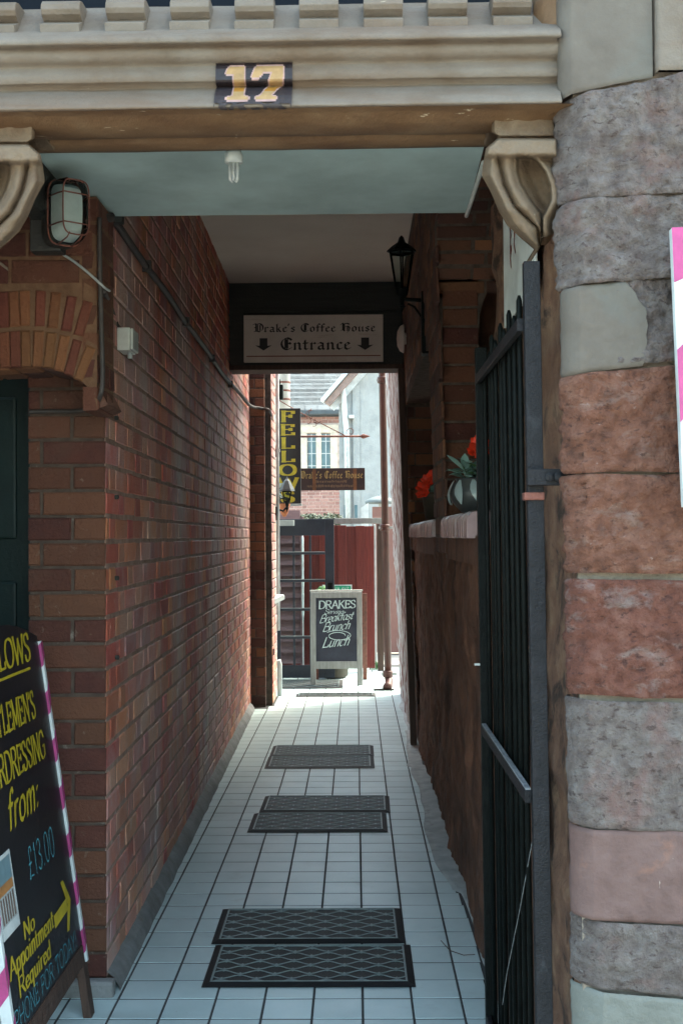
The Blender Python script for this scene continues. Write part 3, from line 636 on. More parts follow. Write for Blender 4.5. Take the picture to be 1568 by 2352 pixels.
# ------------------------------------------------------------------ stone lintel over the entrance
li = thing('stone_lintel', 'carved sandstone lintel with mouldings and dentils over the alley entrance', 'lintel', (-.2, 2.5, 2.4))
lz = lambda Y, py: (Y, at(640, py, Y).z)
prof = [lz(*p) for p in ((2.56, 8), (2.53, 16), (2.475, 62), (2.44, 66), (2.405, 77), (2.396, 89), (2.400, 95), (2.428, 97), (2.422, 104), (2.420, 114), (2.424, 127), (2.436, 139), (2.446, 146), (2.446, 149),
        (2.438, 158), (2.434, 182), (2.438, 185), (2.458, 196), (2.456, 201), (2.436, 207), (2.414, 221), (2.401, 235), (2.397, 240), (2.399, 244), (2.407, 247))]
sof_p = [lz(*p) for p in ((2.4075, 247.5), (2.43, 256), (2.445, 262), (2.47, 284), (2.56, 309), (2.605, 313), (2.612, 309), (2.62, 321), (2.70, 340), (2.722, 344), (2.722, 120))]
def extr(pr, x0, x1, nx, amp=.0015):
    P = []
    for i in range(nx + 1):
        x = x0 + (x1 - x0) * i / nx
        P.append([(x, y + noise.noise(Vector((x * 9, y * 40, z * 40))) * amp, z + noise.noise(Vector((x * 9, z * 40, y * 40 + 7))) * amp + .003 * (x - .1)) for y, z in pr])
    return MB().grid(P)
part('moulding', extr(prof, -1.05, .434, 60), TAN, li, smooth=True)
part('soffit', extr(sof_p, -1.05, .56, 60), TAN2, li, smooth=True)
dn = MB(); dp0 = [(2.535, 2.552), (2.452, 2.552), (2.448, 2.571), (2.456, 2.574), (2.482, 2.589), (2.478, 2.590), (2.462, 2.597), (2.456, 2.606), (2.458, 2.618), (2.467, 2.628), (2.485, 2.634), (2.54, 2.636)]
zs0 = at(640, 66, 2.45).z - 2.552
dn.prism([Vector((0, y, z + zs0)) for y, z in dp0], (.084, 0, 0)); dnm = mesh_of('dentil', dn, TAN)
for k in range(-2, 9):
    o = link('dentil', dnm, li, bev=.0025); x = at(92 + 148.6 * (k - 1), 60, 2.45).x; o.location = (x, rj(.001), .003 * (x - .1) + rj(.0008)); o.matrix_parent_inverse = li.matrix_basis.inverted()
part('end_stop', MB().prism([Vector(p) for p in ((.386, 2.50, 2.575), (.445, 2.42, 2.57), (.445, 2.42, 2.70), (.40, 2.50, 2.70))], (0, .06, 0)), TAN2, li, bev=.006)
# painted number plate following the mouldings
pp = [p for p in prof if at(640, 246, 2.40).z < p[1] < at(640, 136, 2.436).z]; dens = []
for a, b in zip(pp, pp[1:]):
    for k in range(6): dens.append((a[0] + (b[0] - a[0]) * k / 6, a[1] + (b[1] - a[1]) * k / 6))
dens.append(pp[-1])
zt_, zb_ = dens[0][1], dens[-1][1]
dno = []
for i in range(len(dens)):
    a, b = dens[max(i - 5, 0)], dens[min(i + 5, len(dens) - 1)]; L = math.hypot(b[0] - a[0], b[1] - a[1]); dno.append(((b[1] - a[1]) / L * .0035, -(b[0] - a[0]) / L * .0035))
def seg_in(px, py, poly):
    ins = False; j = len(poly) - 1
    for i in range(len(poly)):
        if (poly[i][1] > py) != (poly[j][1] > py) and px < (poly[j][0] - poly[i][0]) * (py - poly[i][1]) / (poly[j][1] - poly[i][1]) + poly[i][0]: ins = not ins
        j = i
    return ins
one = [(15, 14), (43, 14), (43, 22), (36, 25), (36, 88), (15, 88), (15, 78), (20, 74)]
one = [(16, 12), (44, 12), (44, 20), (37, 24), (37, 90), (18, 90), (13, 74), (24, 74), (24, 24), (16, 20)]
sev = [(54, 12), (80, 12), (80, 20), (73, 24), (88, 66), (88, 90), (53, 90), (47, 66), (56, 66), (62, 76), (74, 76), (60, 24), (54, 20)]
x0p, x1p = at(495, 190, 2.43).x, at(671, 190, 2.43).x
npl = MB(); nx = 110
P = [[Vector((x0p + (x1p - x0p) * i / nx, y + ny, z + nz_ + .003 * (x0p + (x1p - x0p) * i / nx - .1))) for (y, z), (ny, nz_) in zip(dens, dno)] for i in range(nx + 1)]
for i in range(nx):
    for j in range(len(dens) - 1):
        u = (i + .5) / nx * 100; v = 100 * ((dens[j][1] + dens[j + 1][1]) / 2 - zb_) / (zt_ - zb_)
        mi = 0
        for pg in (one, sev):
            cx = sum(p[0] for p in pg) / len(pg)
            if seg_in(u, v, pg): mi = 2 if 36 < v < 52 else 1
            elif any(seg_in(u + dx, v + dy, pg) for dx, dy in ((2.2, 0), (-2.2, 0), (0, 3), (0, -3))): mi = 3
        if v < 7 and noise.noise(Vector((u * .12, v * .3, 0))) > .05: continue
        npl.add([P[i][j], P[i + 1][j], P[i + 1][j + 1], P[i][j + 1]], [(0, 1, 2, 3)], mi)
part('number_plate', npl, [PLATE, DIG1, DIG2, DIG3], li, label='black painted number 17 in cream and amber digits')
sw_ = part('shop_window', MB().box(-1.2, .42, 2.548, 2.56, at(640, 30, 2.55).z, 3.4), GLASSK); tag(sw_, 'dark window glass above the dentils of the lintel', 'window')

# carved corbels (surveyed silhouettes; carved relief)
def poly_x(c, y):
    for (y0, x0), (y1, x1) in zip(c, c[1:]):
        if y <= y1: return x0 + (x1 - x0) * (y - y0) / max(1e-6, y1 - y0)
    return c[-1][1]
LE = [(80, 380), (330, 385), (395, 480), (450, 430), (560, 300), (760, 262), (950, 240), (1060, 300), (1200, 375), (1450, 480), (1660, 600), (1850, 800), (1960, 930), (2010, 990)]
REt = [(80, 1300), (900, 1370), (1700, 1390), (1760, 1340), (1850, 1120), (2010, 1060)]
TL = [(640, 470), (870, 515), (1100, 570), (1400, 720), (1640, 980), (1700, 1060), (2010, 1090)]
TR = [(640, 720), (870, 715), (1050, 760), (1300, 900), (1500, 1060), (1640, 1085), (2010, 1090)]
RM = [(640, 780), (690, 940), (760, 1040), (900, 1140), (1100, 1215), (1300, 1225), (1450, 1160), (1560, 1100), (2010, 1092)]
def sst(a, b, x):
    t = min(1, max(0, (x - a) / (b - a))); return t * t * (3 - 2 * t)
def relief(x, y):
    cap = 1 - sst(380, 410, y); lip = sst(395, 440, y) * (1 - sst(660 - (x - 850) * .12, 730 - (x - 850) * .12, y)) if x < 900 else sst(395, 440, y)
    h = .060 * cap + .105 * lip
    if y > 640:
        l, tl, tr, rm = poly_x(LE, y), poly_x(TL, y), poly_x(TR, y), poly_x(RM, y)
        e = sst(640, 730, y)
        if x < tl: hh = .020 + .050 * sst(l, l + 140, x) + .018 * math.sin(math.pi * min(1, max(0, (x - l) / max(1, tl - l)))) - .02 * sst(tl - 45, tl - 4, x)
        elif x < tr: hh = .082 - .022 * ((x - (tl + tr) / 2) / max(20, (tr - tl) / 2)) ** 2
        elif x < rm: hh = .066 - .060 * sst(tr, tr + 50, x) + .006 * math.sin((x - tr) * .02)
        else: hh = .012 + .072 * sst(rm - 2, rm + 28, x) - .030 * sst(rm + 60, rm + 200, x)
        hh -= .040 * sst(1300, 2000, y); h = h * (1 - e) + hh * e
        if x > rm + 30 and y < 800: h = max(h, .05)
    return h
def corbel(name, label, mirror):
    nu, nv = 64, 84; P = []
    for j in range(nv + 1):
        y = 80 + 1930 * j / nv; l, r_ = poly_x(LE, y), poly_x(REt, y); row = []
        for i in range(nu + 1):
            x = l + (r_ - l) * i / nu
            edge = min(i / 3, (nu - i) / 3, 1); h = relief(x, y) * (.55 + .45 * edge) + noise.noise(Vector((x * .006, y * .006, 2))) * .004
            px, py = 1067 + x / 6.25, 251 + y / 6.25
            if mirror: px, py = 1209 - px, py + 14
            row.append(at(px, py, 2.53 - h))
        bk_ = lambda p: Vector((p.x * 2.66 / p.y, 2.66, 1.5 + (p.z - 1.5) * 2.66 / p.y))
        row = [bk_(row[0])] + row + [bk_(row[-1])]
        P.append(row)
    P = [[Vector((p.x, 2.66, p.z)) for p in P[0]]] + P + [[Vector((p.x, 2.66, p.z)) for p in P[-1]]]
    o = part(name, MB().grid(P), CORB, smooth=True); tag(o, label, 'corbel', 'carved corbels under the lintel')
corbel('stone_corbel', 'carved leaf corbel at right end of lintel beside the stone pier', False)
corbel('stone_corbel', 'carved leaf corbel cut by left picture edge beside the caged lamp', True)
# bearing blocks behind the corbels
o = part('jamb_stone', MB().box(.415, .47, 2.662, 2.80, 2.20, 2.40), TAN2, bev=.01); tag(o, 'small tan jamb stone behind the right corbel', 'stone')

# ------------------------------------------------------------------ stone pier
sp_ = thing('stone_pier', 'rough red and grey sandstone pier at the right of the entrance', 'pier', (.6, 2.5, 0))
part('mortar', MB().box(.462, 1.4, 2.425, 2.445, 0, 2.47).box(.50, 1.4, 2.446, 2.78, 0, 2.47), MORTP, sp_)
def stone(zb, zt, m, amp, xc=.432, cham=.028, x1=.95, sb=0, st=0, seed=0, proud=0, xs=None, flat=0, shape=None):
    """a dressed stone: return face, chamfered arris, front; zb/zt with slopes sb/st along x"""
    path = []
    path += [(xc + .012, 2.40 + cham + .045), (xc + .004, 2.40 + cham + .03)] + [(xc, 2.40 + cham + .01 * i) for i in (2, 1, 0)]
    path += [(xc + cham * .35, 2.40 + cham * .5), (xc + cham, 2.40 - proud)]
    nxt = int((x1 - xc - cham) / .005); path += [(xc + cham + (x1 - xc - cham) * i / nxt, 2.40 - proud) for i in range(1, nxt + 1)]
    if xs is not None: path = [(xs, 2.44)] + [(xs + .003, 2.402 - proud)] + [p for p in path if p[0] > xs + .006 and p[1] < 2.41]
    zb -= .0016; zt += .0016
    nz = max(6, int((zt - zb) / .005)); P = []
    for j in range(nz + 1):
        t = j / nz; row = []
        for i, (x, y) in enumerate(path):
            if shape and x > xc + cham: x = xc + cham + (x - xc - cham) * shape(t)
            z = (zb + sb * (x - xc)) * (1 - t) + (zt + st * (x - xc)) * t
            ed = min(1, min(t, 1 - t) * (zt - zb) / .009); rec = .0055 * (1 - math.sqrt(max(0, 1 - (1 - ed) ** 2)))
            a, b = path[max(i - 1, 0)], path[min(i + 1, len(path) - 1)]; tx, ty = b[0] - a[0], b[1] - a[1]; L = math.hypot(tx, ty) or 1
            nx_, ny_ = ty / L, -tx / L
            if nx_ > .01 and abs(nx_) > abs(ny_): nx_, ny_ = -abs(nx_), ny_
            v = Vector((x * 14 + seed, y * 14, z * 14))
            d = noise.fractal(v, .8, 2.1, 3) * amp + (abs(noise.noise(v * 2.2)) - .25) * amp * .9 + noise.noise(v * 3.6) * amp * .7 + noise.noise(v * 8) * amp * .45 + noise.noise(v * 15) * amp * .25 - rec
            if flat: d = d * (1 - flat) - rec * .3
            row.append((x + nx_ * d, y + ny_ * d, z + noise.noise(v * .5) * .004))
        P.append(row)
    return part('stone', MB().grid(P), m, sp_, smooth=True)
Zp = lambda y: 1.5 + (1232.7 - y) * .0009
stone(Zp(218), 2.80, SMOOTH, .002, cham=.02, x1=.622, sb=.20, st=0, seed=1, proud=.004, flat=.7)
stone(Zp(163), 2.80, TAN, .003, x1=.95, seed=2, proud=.016, xs=.626, flat=.7)
stone(Zp(455), Zp(226), GREYS, .009, xc=.428, cham=.05, st=.19, sb=.02, seed=3, proud=.012)
stone(Zp(658), Zp(461), GREYS, .009, xc=.428, cham=.045, st=.02, sb=.06, seed=4, proud=.011)
stone(Zp(862), Zp(664), SMOOTH, .003, xc=.434, cham=.03, st=.07, sb=.10, x1=.603, seed=5, proud=.006, flat=.4, shape=lambda t: (.93 + .07 * min(1, t / .3) if t < .62 else 1 - .30 * (t - .62) / .38) + .012 * math.sin(t * 31))
stone(Zp(848), Zp(652), GREYS, .012, x1=.95, st=.02, sb=.06, seed=15, proud=-.001, xs=.535)
stone(Zp(1088), Zp(868), REDS, .010, xc=.433, cham=.032, st=.09, sb=0, seed=6, proud=.006)
stone(Zp(1318), Zp(1096), REDS, .010, xc=.436, cham=.034, st=0, sb=-.015, seed=7, proud=.006)
stone(Zp(1598), Zp(1336), REDS2, .009, xc=.437, cham=.03, st=-.015, sb=-.03, seed=8, proud=.004)
stone(Zp(1896), Zp(1611), GREYS, .005, xc=.438, cham=.036, st=-.03, sb=-.05, seed=9, proud=.003)
stone(Zp(2106), Zp(1902), PURP, .003, xc=.442, cham=.036, st=-.05, sb=-.06, seed=10, proud=.002, flat=.3)
stone(Zp(2262), Zp(2112), GREYS, .006, xc=.444, cham=.05, st=-.06, sb=-.08, seed=11, proud=.006)
stone(.02, Zp(2270), PALEG, .004, xc=.444, cham=.05, st=-.08, sb=0, seed=12, proud=.010, flat=.4)
# striped board edge on the pier
sb_ = thing('striped_board', 'white board edge with pink diagonal stripes at right picture edge', 'sign', (.66, 2.33, 1.9))
A, B = at(1541, 523, 2.32), at(1569, 1165, 2.32)
ax = (B - A).normalized(); rt = Vector((-ax.z, 0, ax.x)) * -1
rt = Vector((1, 0, .03)).normalized(); Lb = (B - A).length
part('panel', MB().prism([A, B, B + rt * .3, A + rt * .3], (0, .02, 0)), WHT, sb_, bev=.002)
st = MB(); fo = Vector((0, -.0015, 0)); k = 0
def clip(poly):
    out = []
    for i in range(len(poly)):
        p, q = poly[i], poly[(i + 1) % len(poly)]
        if p[1] >= 0: out.append(p)
        if (p[1] >= 0) != (q[1] >= 0):
            t = p[1] / (p[1] - q[1]); out.append((p[0] + (q[0] - p[0]) * t, 0))
    return out
for s0 in (-.205, .115, .435, .755):
    pgn = clip([(s0 * Lb / .64 + .145, 0), (s0 * Lb / .64 + .145 + .145, 0), (s0 * Lb / .64 + .145 + .145 - .28, .28), (s0 * Lb / .64 + .145 - .28, .28)])
    pg = [(a, b) for a, b in ((max(0, min(Lb, a)), b) for a, b in pgn)]
    st = MB(); st.add([A + ax * a + rt * b + fo for a, b in pg], [tuple(range(len(pg)))]); part('stripe', st, PINK, sb_, fix=False)

# buildings that carry on beyond the frame
o = thing('street_front', 'plain upper street front above the carved lintel', 'building', (0, 3, 3))
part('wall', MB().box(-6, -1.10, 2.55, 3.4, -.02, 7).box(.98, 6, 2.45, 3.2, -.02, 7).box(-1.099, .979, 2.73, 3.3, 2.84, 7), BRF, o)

# ------------------------------------------------------------------ iron gate
ga = thing('iron_gate', 'black iron gate standing open against the right wall', 'gate', (.40, 2.5, .03))
gx = lambda z, y=2.5: .385 + .014 * (2.05 - z) / 2.05 + (-.012 if y > 3 else 0)
def lean_bar(mb, y0, y1, x0, x1, z0, z1): mb.prism([Vector((x0 + gx(z0) - .385, y0, z0)), Vector((x1 + gx(z0) - .385, y0, z0)), Vector((x1 + gx(z0) - .385, y1, z0)), Vector((x0 + gx(z0) - .385, y1, z0))], (gx(z1) - gx(z0), 0, z1 - z0))
hs = MB(); lean_bar(hs, 2.49, 2.515, .365, .400, .03, 2.09)
part('hinge_stile', hs, STEEL, ga, bev=.002)
ls = MB(); lean_bar(ls, 3.385, 3.41, .352, .386, .03, 2.05)
part('leading_stile', ls, IRON, ga, bev=.002)
for zz, m in ((1.955, IRON), (.935, DUST), (.10, IRON)):
    b = MB(); b.box(.352 + gx(zz) - .385, .366 + gx(zz) - .385, 2.515, 3.385, zz - .012, zz + .016); part('rail', b, STEEL, ga, bev=.002)
    if m is DUST: part('dust', MB().box(.3535 + gx(zz) - .385, .3645 + gx(zz) - .385, 2.516, 3.384, zz + .0165, zz + .0205), DUST, ga)
brm = None
for k in range(10):
    y = 2.570 + k * .0865; b = MB(); dx = rj(.003)
    top = 2.02 + (.03 if k % 2 else 0) if k < 9 else 1.99 + rj(.02)
    b.tube([(gx(.04) + dx - .008, y, .04), (gx(top) + dx - .008, y, top - .012), (gx(top) + dx - .008, y, top)], [.0068, .0068, .003], 10)
    part('bar', b, IRON, ga, smooth=True)
part('latch', MB().box(.342, .358, 3.39, 3.40, 1.122, 1.128), PLAST, ga)
part('strap', MB().box(.365, .47, 2.468, 2.489, at(1250, 1115, 2.47).z, at(1250, 1077, 2.47).z), STEEL, ga, bev=.002)
bb = MB()
for x in (.412, .430): bb.lathe([(.010, 0), (.010, .006), (.004, .009)], (x, 2.468, at(1250, 1096, 2.47).z), 8, M=Matrix.Rotation(RAD(90), 3, 'X'))
part('bolt', bb, STEEL, ga)
part('collar', MB().box(.360, .404, 2.484, 2.52, 1.575, 1.592), RUST, ga, bev=.003)
part('wire', MB().tube([(.39, 2.52, .92), (.378, 2.75, .62), (.372, 2.95, .40), (.372, 3.05, .28)], .0011, 5), DUST, ga)
o = part('hanging_sign', MB().box(.448, .456, 2.88, 3.47, 2.12, 2.62), WHT, bev=.002); tag(o, 'white painted sign with red brush lettering behind the gate top', 'sign')
sc = MB(); rng = random.Random(3)
for cy in (2.94, 2.99, 3.06, 3.14, 3.22, 3.30):
    zz = 2.58
    for k in range(3):
        pts2 = [(cy + rng.uniform(-.02, .02), zz - .05 * k - rng.uniform(0, .06) - .02 * q - (cy - 2.9) * .28) for q in range(5)]
        for (a, b), (c, d) in zip(pts2, pts2[1:]):
            pol = hull([(a + i, b + j) for i in (-.005, .005) for j in (-.003, .003)] + [(c + i, d + j) for i in (-.005, .005) for j in (-.003, .003)])
            sc.add([(.4472 - len(sc.f) * 1e-5, y, z) for y, z in pol], [tuple(range(len(pol)))])
part('brush_lettering', sc, mat('brush_red', (.16, .035, .03), 20, .6, 0), o, fix=False)
o = part('twig', MB().tube([at(1045, 2168, 4.25) * 1, (.30, 4.16, .012), (.375, 4.08, .016)], .0015, 5), TIMB2)
tv = o.data.vertices
o.data.clear_geometry(); mbt = MB().tube([(.30, 4.28, .02), (.325, 4.20, .013), (.37, 4.15, .014), (.41, 4.14, .02)], .0016, 5); o.data.from_pydata(mbt.v, [], mbt.f); o.data.update()
tag(o, 'thin dark twig lying on the tiles by the right edge', 'twig')

# ------------------------------------------------------------------ lamps, cables on the left and the ceiling
bk = thing('bulkhead_lamp', 'caged oval bulkhead lamp beside the left corbel', 'lamp', (-.86, 3.30, 2.42))
bc = at(160, 484, 3.30); hw, hh_ = .050, .094
c0 = Vector((-.862, 3.32, bc.z))
def rring(y, w, h, n=28, p=4.5):
    out = []
    for k in range(n):
        a = 2 * math.pi * k / n; ca, sa = math.cos(a), math.sin(a)
        out.append(Vector((w * abs(ca) ** (2 / p) * (1 if ca > 0 else -1), y, h * abs(sa) ** (2 / p) * (1 if sa > 0 else -1))))
    return out
LM = Matrix.Translation((bc.x, 3.30, bc.z)) @ Matrix.Rotation(RAD(38), 4, 'Z')
def dome(levels):
    mb = MB(); rows = [[LM @ p for p in rring(y, w, h)] for y, w, h in levels]; rows = [r + [r[0]] for r in rows]; mb.grid(rows)
    mb.add([LM @ p for p in rring(levels[-1][0], levels[-1][1], levels[-1][2])], [tuple(range(28))]); return mb
part('back_plate', dome([(.075, .052, .094), (.045, .052, .094), (.036, .050, .092)]), TIMB, bk)
part('lens', dome([(.034, .0495, .0915), (.0, .0485, .090), (-.03, .044, .083), (-.042, .034, .070), (-.046, .018, .05)]), FROST, bk, smooth=True)
part('reflector', dome([(.034, .040, .080), (.0, .038, .074), (-.02, .030, .06)]), PLAST, bk, smooth=True)
cg = MB()
cg.tube([LM @ p for p in rring(-.046, .040, .078)] + [LM @ rring(-.046, .040, .078)[0]], .0022, 6)
cg.tube([LM @ p for p in rring(.036, .050, .093)] + [LM @ rring(.036, .050, .093)[0]], .0028, 6)
for z in (.040, -.045):
    cg.tube([LM @ Vector(p) for p in ((-.050, .036, z), (-.044, -.02, z), (-.036, -.046, z), (.036, -.046, z), (.044, -.02, z), (.050, .036, z))], .0022, 6)
for x in (-.02, .02):
    cg.tube([LM @ Vector(p) for p in ((x, .036, .093), (x, -.03, .084), (x, -.046, .074))], .0022, 6)
    cg.tube([LM @ Vector(p) for p in ((x, .036, -.093), (x, -.03, -.084), (x, -.046, -.074))], .0022, 6)
part('cage', cg, RUST, bk, smooth=True)
part('bracket', MB().box(-.945, -.853, 3.36, 3.42, bc.z - .10, bc.z + .10).box(-.93, -.875, 3.30, 3.36, bc.z + .005, bc.z + .03), TIMB, bk, bev=.004)
def cable(name, pts, r, m, label, cat='cable', n=7, clips=()):
    pts = [Vector(p) for p in pts]; P2 = []
    for i in range(len(pts) - 1):
        for k in range(6):
            a, b, c, d = pts[max(i - 1, 0)], pts[i], pts[i + 1], pts[min(i + 2, len(pts) - 1)]; t = k / 6
            P2.append(.5 * (2 * b + (c - a) * t + (2 * a - 5 * b + 4 * c - d) * t * t + (3 * b - a - 3 * c + d) * t ** 3))
    P2.append(pts[-1]); o = part(name, MB().tube(P2, r, n), m, smooth=True); tag(o, label, cat)
    for p in clips: part('clip', MB().box(p[0] - r * 1.6, p[0] + r * 1.6, p[1] - .008, p[1] + .008, p[2] - r * 1.6, p[2] + r * 1.6), m, o, bev=.002)
    return o
yy = [3.70 + .0 + .65 * i for i in range(9)]
wl = lambda y: -.826 - .0155 * (y - 3.85)
cable('conduit', [(-.86, 3.42, 2.545), (-.84, 3.66, 2.545), (-.80, 3.78, 2.55)] + [(wl(y) + .012, y, 2.585 + .006 * math.sin(y * 4)) for y in [3.92 + .6 * i for i in range(8)]] + [at(552, 905, 8.9), at(575, 932, 10.0), at(600, 938, 10.24), at(620, 946, 10.26), at(626, 985, 10.9), at(632, 1050, 10.92)], .014, CABLE, 'grey conduit running along the upper left wall to the far pilaster', 'conduit', clips=[(wl(y) + .008, y, 2.585) for y in (4.6, 5.8, 7.0, 8.2)])
cable('cable', [at(229, 500, 3.597), at(229, 560, 3.597), at(232, 700, 3.597), at(236, 850, 3.597), at(232, 905, 3.596), at(215, 935, 3.70), at(180, 944, 3.82), at(120, 945, 3.842), at(66, 946, 3.842)], .0075, CABLE, 'dark cable looping down the brick corner under the arch')
cable('cable', [at(133, 568, 3.36), at(142, 582, 3.585), at(170, 600, 3.596), at(205, 628, 3.598), at(240, 660, 3.60), at(252, 668, 3.70)], .0042, PLASTG, 'pale cable from caged lamp slanting across the brick arch')
cable('cable', [at(238, 668, 3.62), at(252, 700, 3.9), at(262, 730, 4.06), at(270, 752, 4.08)], .010, CABLE, 'short dark cable dropping into the white junction box')
jb = thing('junction_box', 'small white junction box on left brick wall', 'junction box', at(272, 780, 4.1))
jx = wl(4.1)
z0, z1 = at(270, 806, 4.08).z, at(270, 754, 4.08).z
part('body', MB().box(jx - .005, jx + .042, 4.06, 4.17, z0, z1), PLAST, jb, bev=.004)
part('lid', MB().box(jx + .0425, jx + .052, 4.063, 4.167, z0 + .003, z1 - .003), PLAST, jb, bev=.004)
part('gland', MB().lathe([(.009, -.02), (.009, 0)], (jx + .03, 4.12, z0 - .001), 10), PLASTG, jb)
for i, (a, b) in enumerate(((247, 960), (250, 1142), (252, 1328), (253, 1510))):
    p = at(a, b, 3.99); o = part('wall_plug', MB().lathe([(.008, 0), (.008, .012), (.003, .014)], (wl(3.99), 3.99, p.z), 8, M=Matrix.Rotation(RAD(90), 3, 'Y')), TIMB)
    tag(o, ['dark fixing plug in the brick wall, topmost of four', 'dark fixing plug in the brick wall, second from top', 'dark fixing plug in the brick wall, third from top', 'dark fixing plug in the brick wall, lowest of four'][i], 'plug', 'fixing plugs up the brick wall')
cable('ceiling_trunking', [(.372, 3.30, 2.566), (.374, 3.5, 2.566), (.376, 3.855, 2.566)], .007, PLAST, 'white trunking along right edge of porch ceiling', 'trunking')
lb = thing('light_bulb', 'compact fluorescent bulb hanging from the porch ceiling', 'light bulb', (-.34, 3.05, 2.578))
bx = at(537, 380, 3.05).x
part('holder', MB().lathe([(.030, 0), (.030, -.012), (.020, -.016), (.020, -.060), (.024, -.062), (.024, -.085), (.012, -.087)], (bx, 3.05, 2.577), 18), PLAST, lb, smooth=True)
zb_b = at(537, 418, 3.05).z
for dx, dy in ((-.0095, -.006), (.0095, -.006), (0, -.0085), (-.006, .008), (.006, .008)):
    part('tube', MB().tube([(bx + dx, 3.05 + dy, 2.492), (bx + dx, 3.05 + dy, zb_b + .004), (bx + dx * .8, 3.05 + dy * .8, zb_b)], [.0048, .0048, .002], 8), WHT, lb, smooth=True)

# coach lantern on the right pier
cl = thing('wall_lantern', 'black coach lantern on bracket by right end of beam', 'lantern', (.38, 6.0, 2.7))
Yl = 6.0; LX = lambda px, py: at(px, py, Yl)
t0, t1 = LX(922, 580), LX(922, 664); wt, wb = .066, .034; lcx = (t0.x + t1.x) / 2
fr = MB(); M6 = None
def hexr(r, z, rot=RAD(22.5), n=6): return [Vector((lcx + r * math.cos(rot + 2 * math.pi * k / n), Yl + r * math.sin(rot + 2 * math.pi * k / n), z)) for k in range(n)]
T_, B_ = hexr(wt, t0.z), hexr(wb, t1.z)
for k in range(6):
    fr.tube([B_[k], T_[k]], .0045, 6); fr.tube([T_[k], T_[(k + 1) % 6]], .006, 6); fr.tube([B_[k], B_[(k + 1) % 6]], .005, 6)
fr.lathe([(.036, 0), (.030, -.03), (.012, -.05), (.010, -.085), (.020, -.09), (.008, -.10), (.002, -.12)], (lcx, Yl, t1.z), 12)
part('frame', fr, IRON, cl, smooth=False)
for k in range(6): part('pane', MB().prism([B_[k], B_[(k + 1) % 6], T_[(k + 1) % 6], T_[k]], ((lcx - (B_[k].x + B_[(k + 1) % 6].x) / 2) * .04, (Yl - (B_[k].y + B_[(k + 1) % 6].y) / 2) * .04, 0)), GLASS, cl)
part('roof', MB().lathe([(.078, 0), (.074, .008), (.05, .03), (.02, .05), (.012, .075), (.002, .085)], (lcx, Yl, t0.z + .004), 6), IRON, cl)
ar_ = MB(); e = LX(985, 690); ar_.tube([(lcx, Yl, t1.z - .045), (lcx + .03, Yl, LX(950, 688).z), (RX(2.6) + .01, Yl, LX(985, 690).z)], .010, 8)
ar_.tube([(lcx + .03, Yl, LX(950, 697).z), (RX(2.6) - .05, Yl, LX(970, 705).z), (RX(2.6) + .005, Yl, LX(985, 740).z)], .006, 8)
part('bracket', ar_, IRON, cl, smooth=True)
part('wall_plate', MB().box(RX(2.6) - .016, RX(2.6) + .02, Yl - .05, Yl + .05, LX(990, 815).z, LX(990, 672).z), IRON, cl, bev=.006)
ab = thing('alarm_bell', 'tan round alarm bell seen edge on beside the entrance sign', 'bell', at(922, 780, 7.9))
p = at(922, 778, 7.9)
part('gong', MB().lathe([(.002, -.035), (.05, -.030), (.085, -.012), (.098, .01), (.098, .014)], (p.x, 7.9, p.z), 24, M=Matrix.Rotation(RAD(90), 3, 'Y')), SIGNC, ab, smooth=True)
part('base', MB().lathe([(.04, .012), (.04, .06)], (p.x, 7.9, p.z), 16, M=Matrix.Rotation(RAD(90), 3, 'Y')), SIGNC, ab, smooth=True)

# ------------------------------------------------------------------ hairdresser's board
bo = thing('sandwich_board', 'black hairdresser board with yellow lettering and pink striped edges', 'sign board', (-.95, 3.3, 0))
def bp(Y, Z, off=0): return Vector((-.863 - .1465 * (Z - .174), Y, Z)) + Vector((.989, 0, .145)) * off
upv = Vector((-.1465, 0, 1)).normalized(); rv = Vector((0, 1, 0)); nv = rv.cross(upv)
def slab(mb, y0, y1, z0, z1, o0, o1, mi=0): mb.prism([bp(y0, z0, o0), bp(y1, z0, o0), bp(y1, z1, o0), bp(y0, z1, o0)], nv * (o1 - o0), mi)
m_ = MB(); m_.prism([bp(y_, z_, -.012) for y_, z_ in [(2.955, .225), (3.675, .225), (3.675, 1.192)] + [(3.675 - .72 * i / 8, 1.192 + .06 * math.sin(math.pi * i / 8)) for i in range(1, 8)] + [(2.955, 1.192)]], nv * .012); part('panel', m_, BLK, bo)
for nm, a, b, z0, z1 in (('stile', 2.935, 2.9545, .165, 1.174), ('stile', 3.6755, 3.695, .165, 1.174)):
    m_ = MB(); slab(m_, a, b, z0, z1, -.022, .008); part(nm, m_, WHT, bo, bev=.002)
m_ = MB(); slab(m_, 2.965, 3.665, .165, .2245, -.020, .004); part('bottom_rail', m_, TIMB2, bo, bev=.003)
m_ = MB(); slab(m_, 3.640, 3.690, -.0, .165, -.022, .004); part('leg', m_, TIMB2, bo, bev=.003)
m_ = MB(); slab(m_, 2.94, 2.99, -.0, .165, -.022, .004); part('leg', m_, TIMB2, bo, bev=.003)
m_ = MB().prism([Vector((-1.04, 3.60, 1.1)), Vector((-1.02, 3.60, 1.1)), Vector((-1.045, 3.60, 0)), Vector((-1.075, 3.60, 0))], (0, .05, 0)); part('rear_leg', m_, TIMB2, bo, bev=.003)
sp2 = MB()
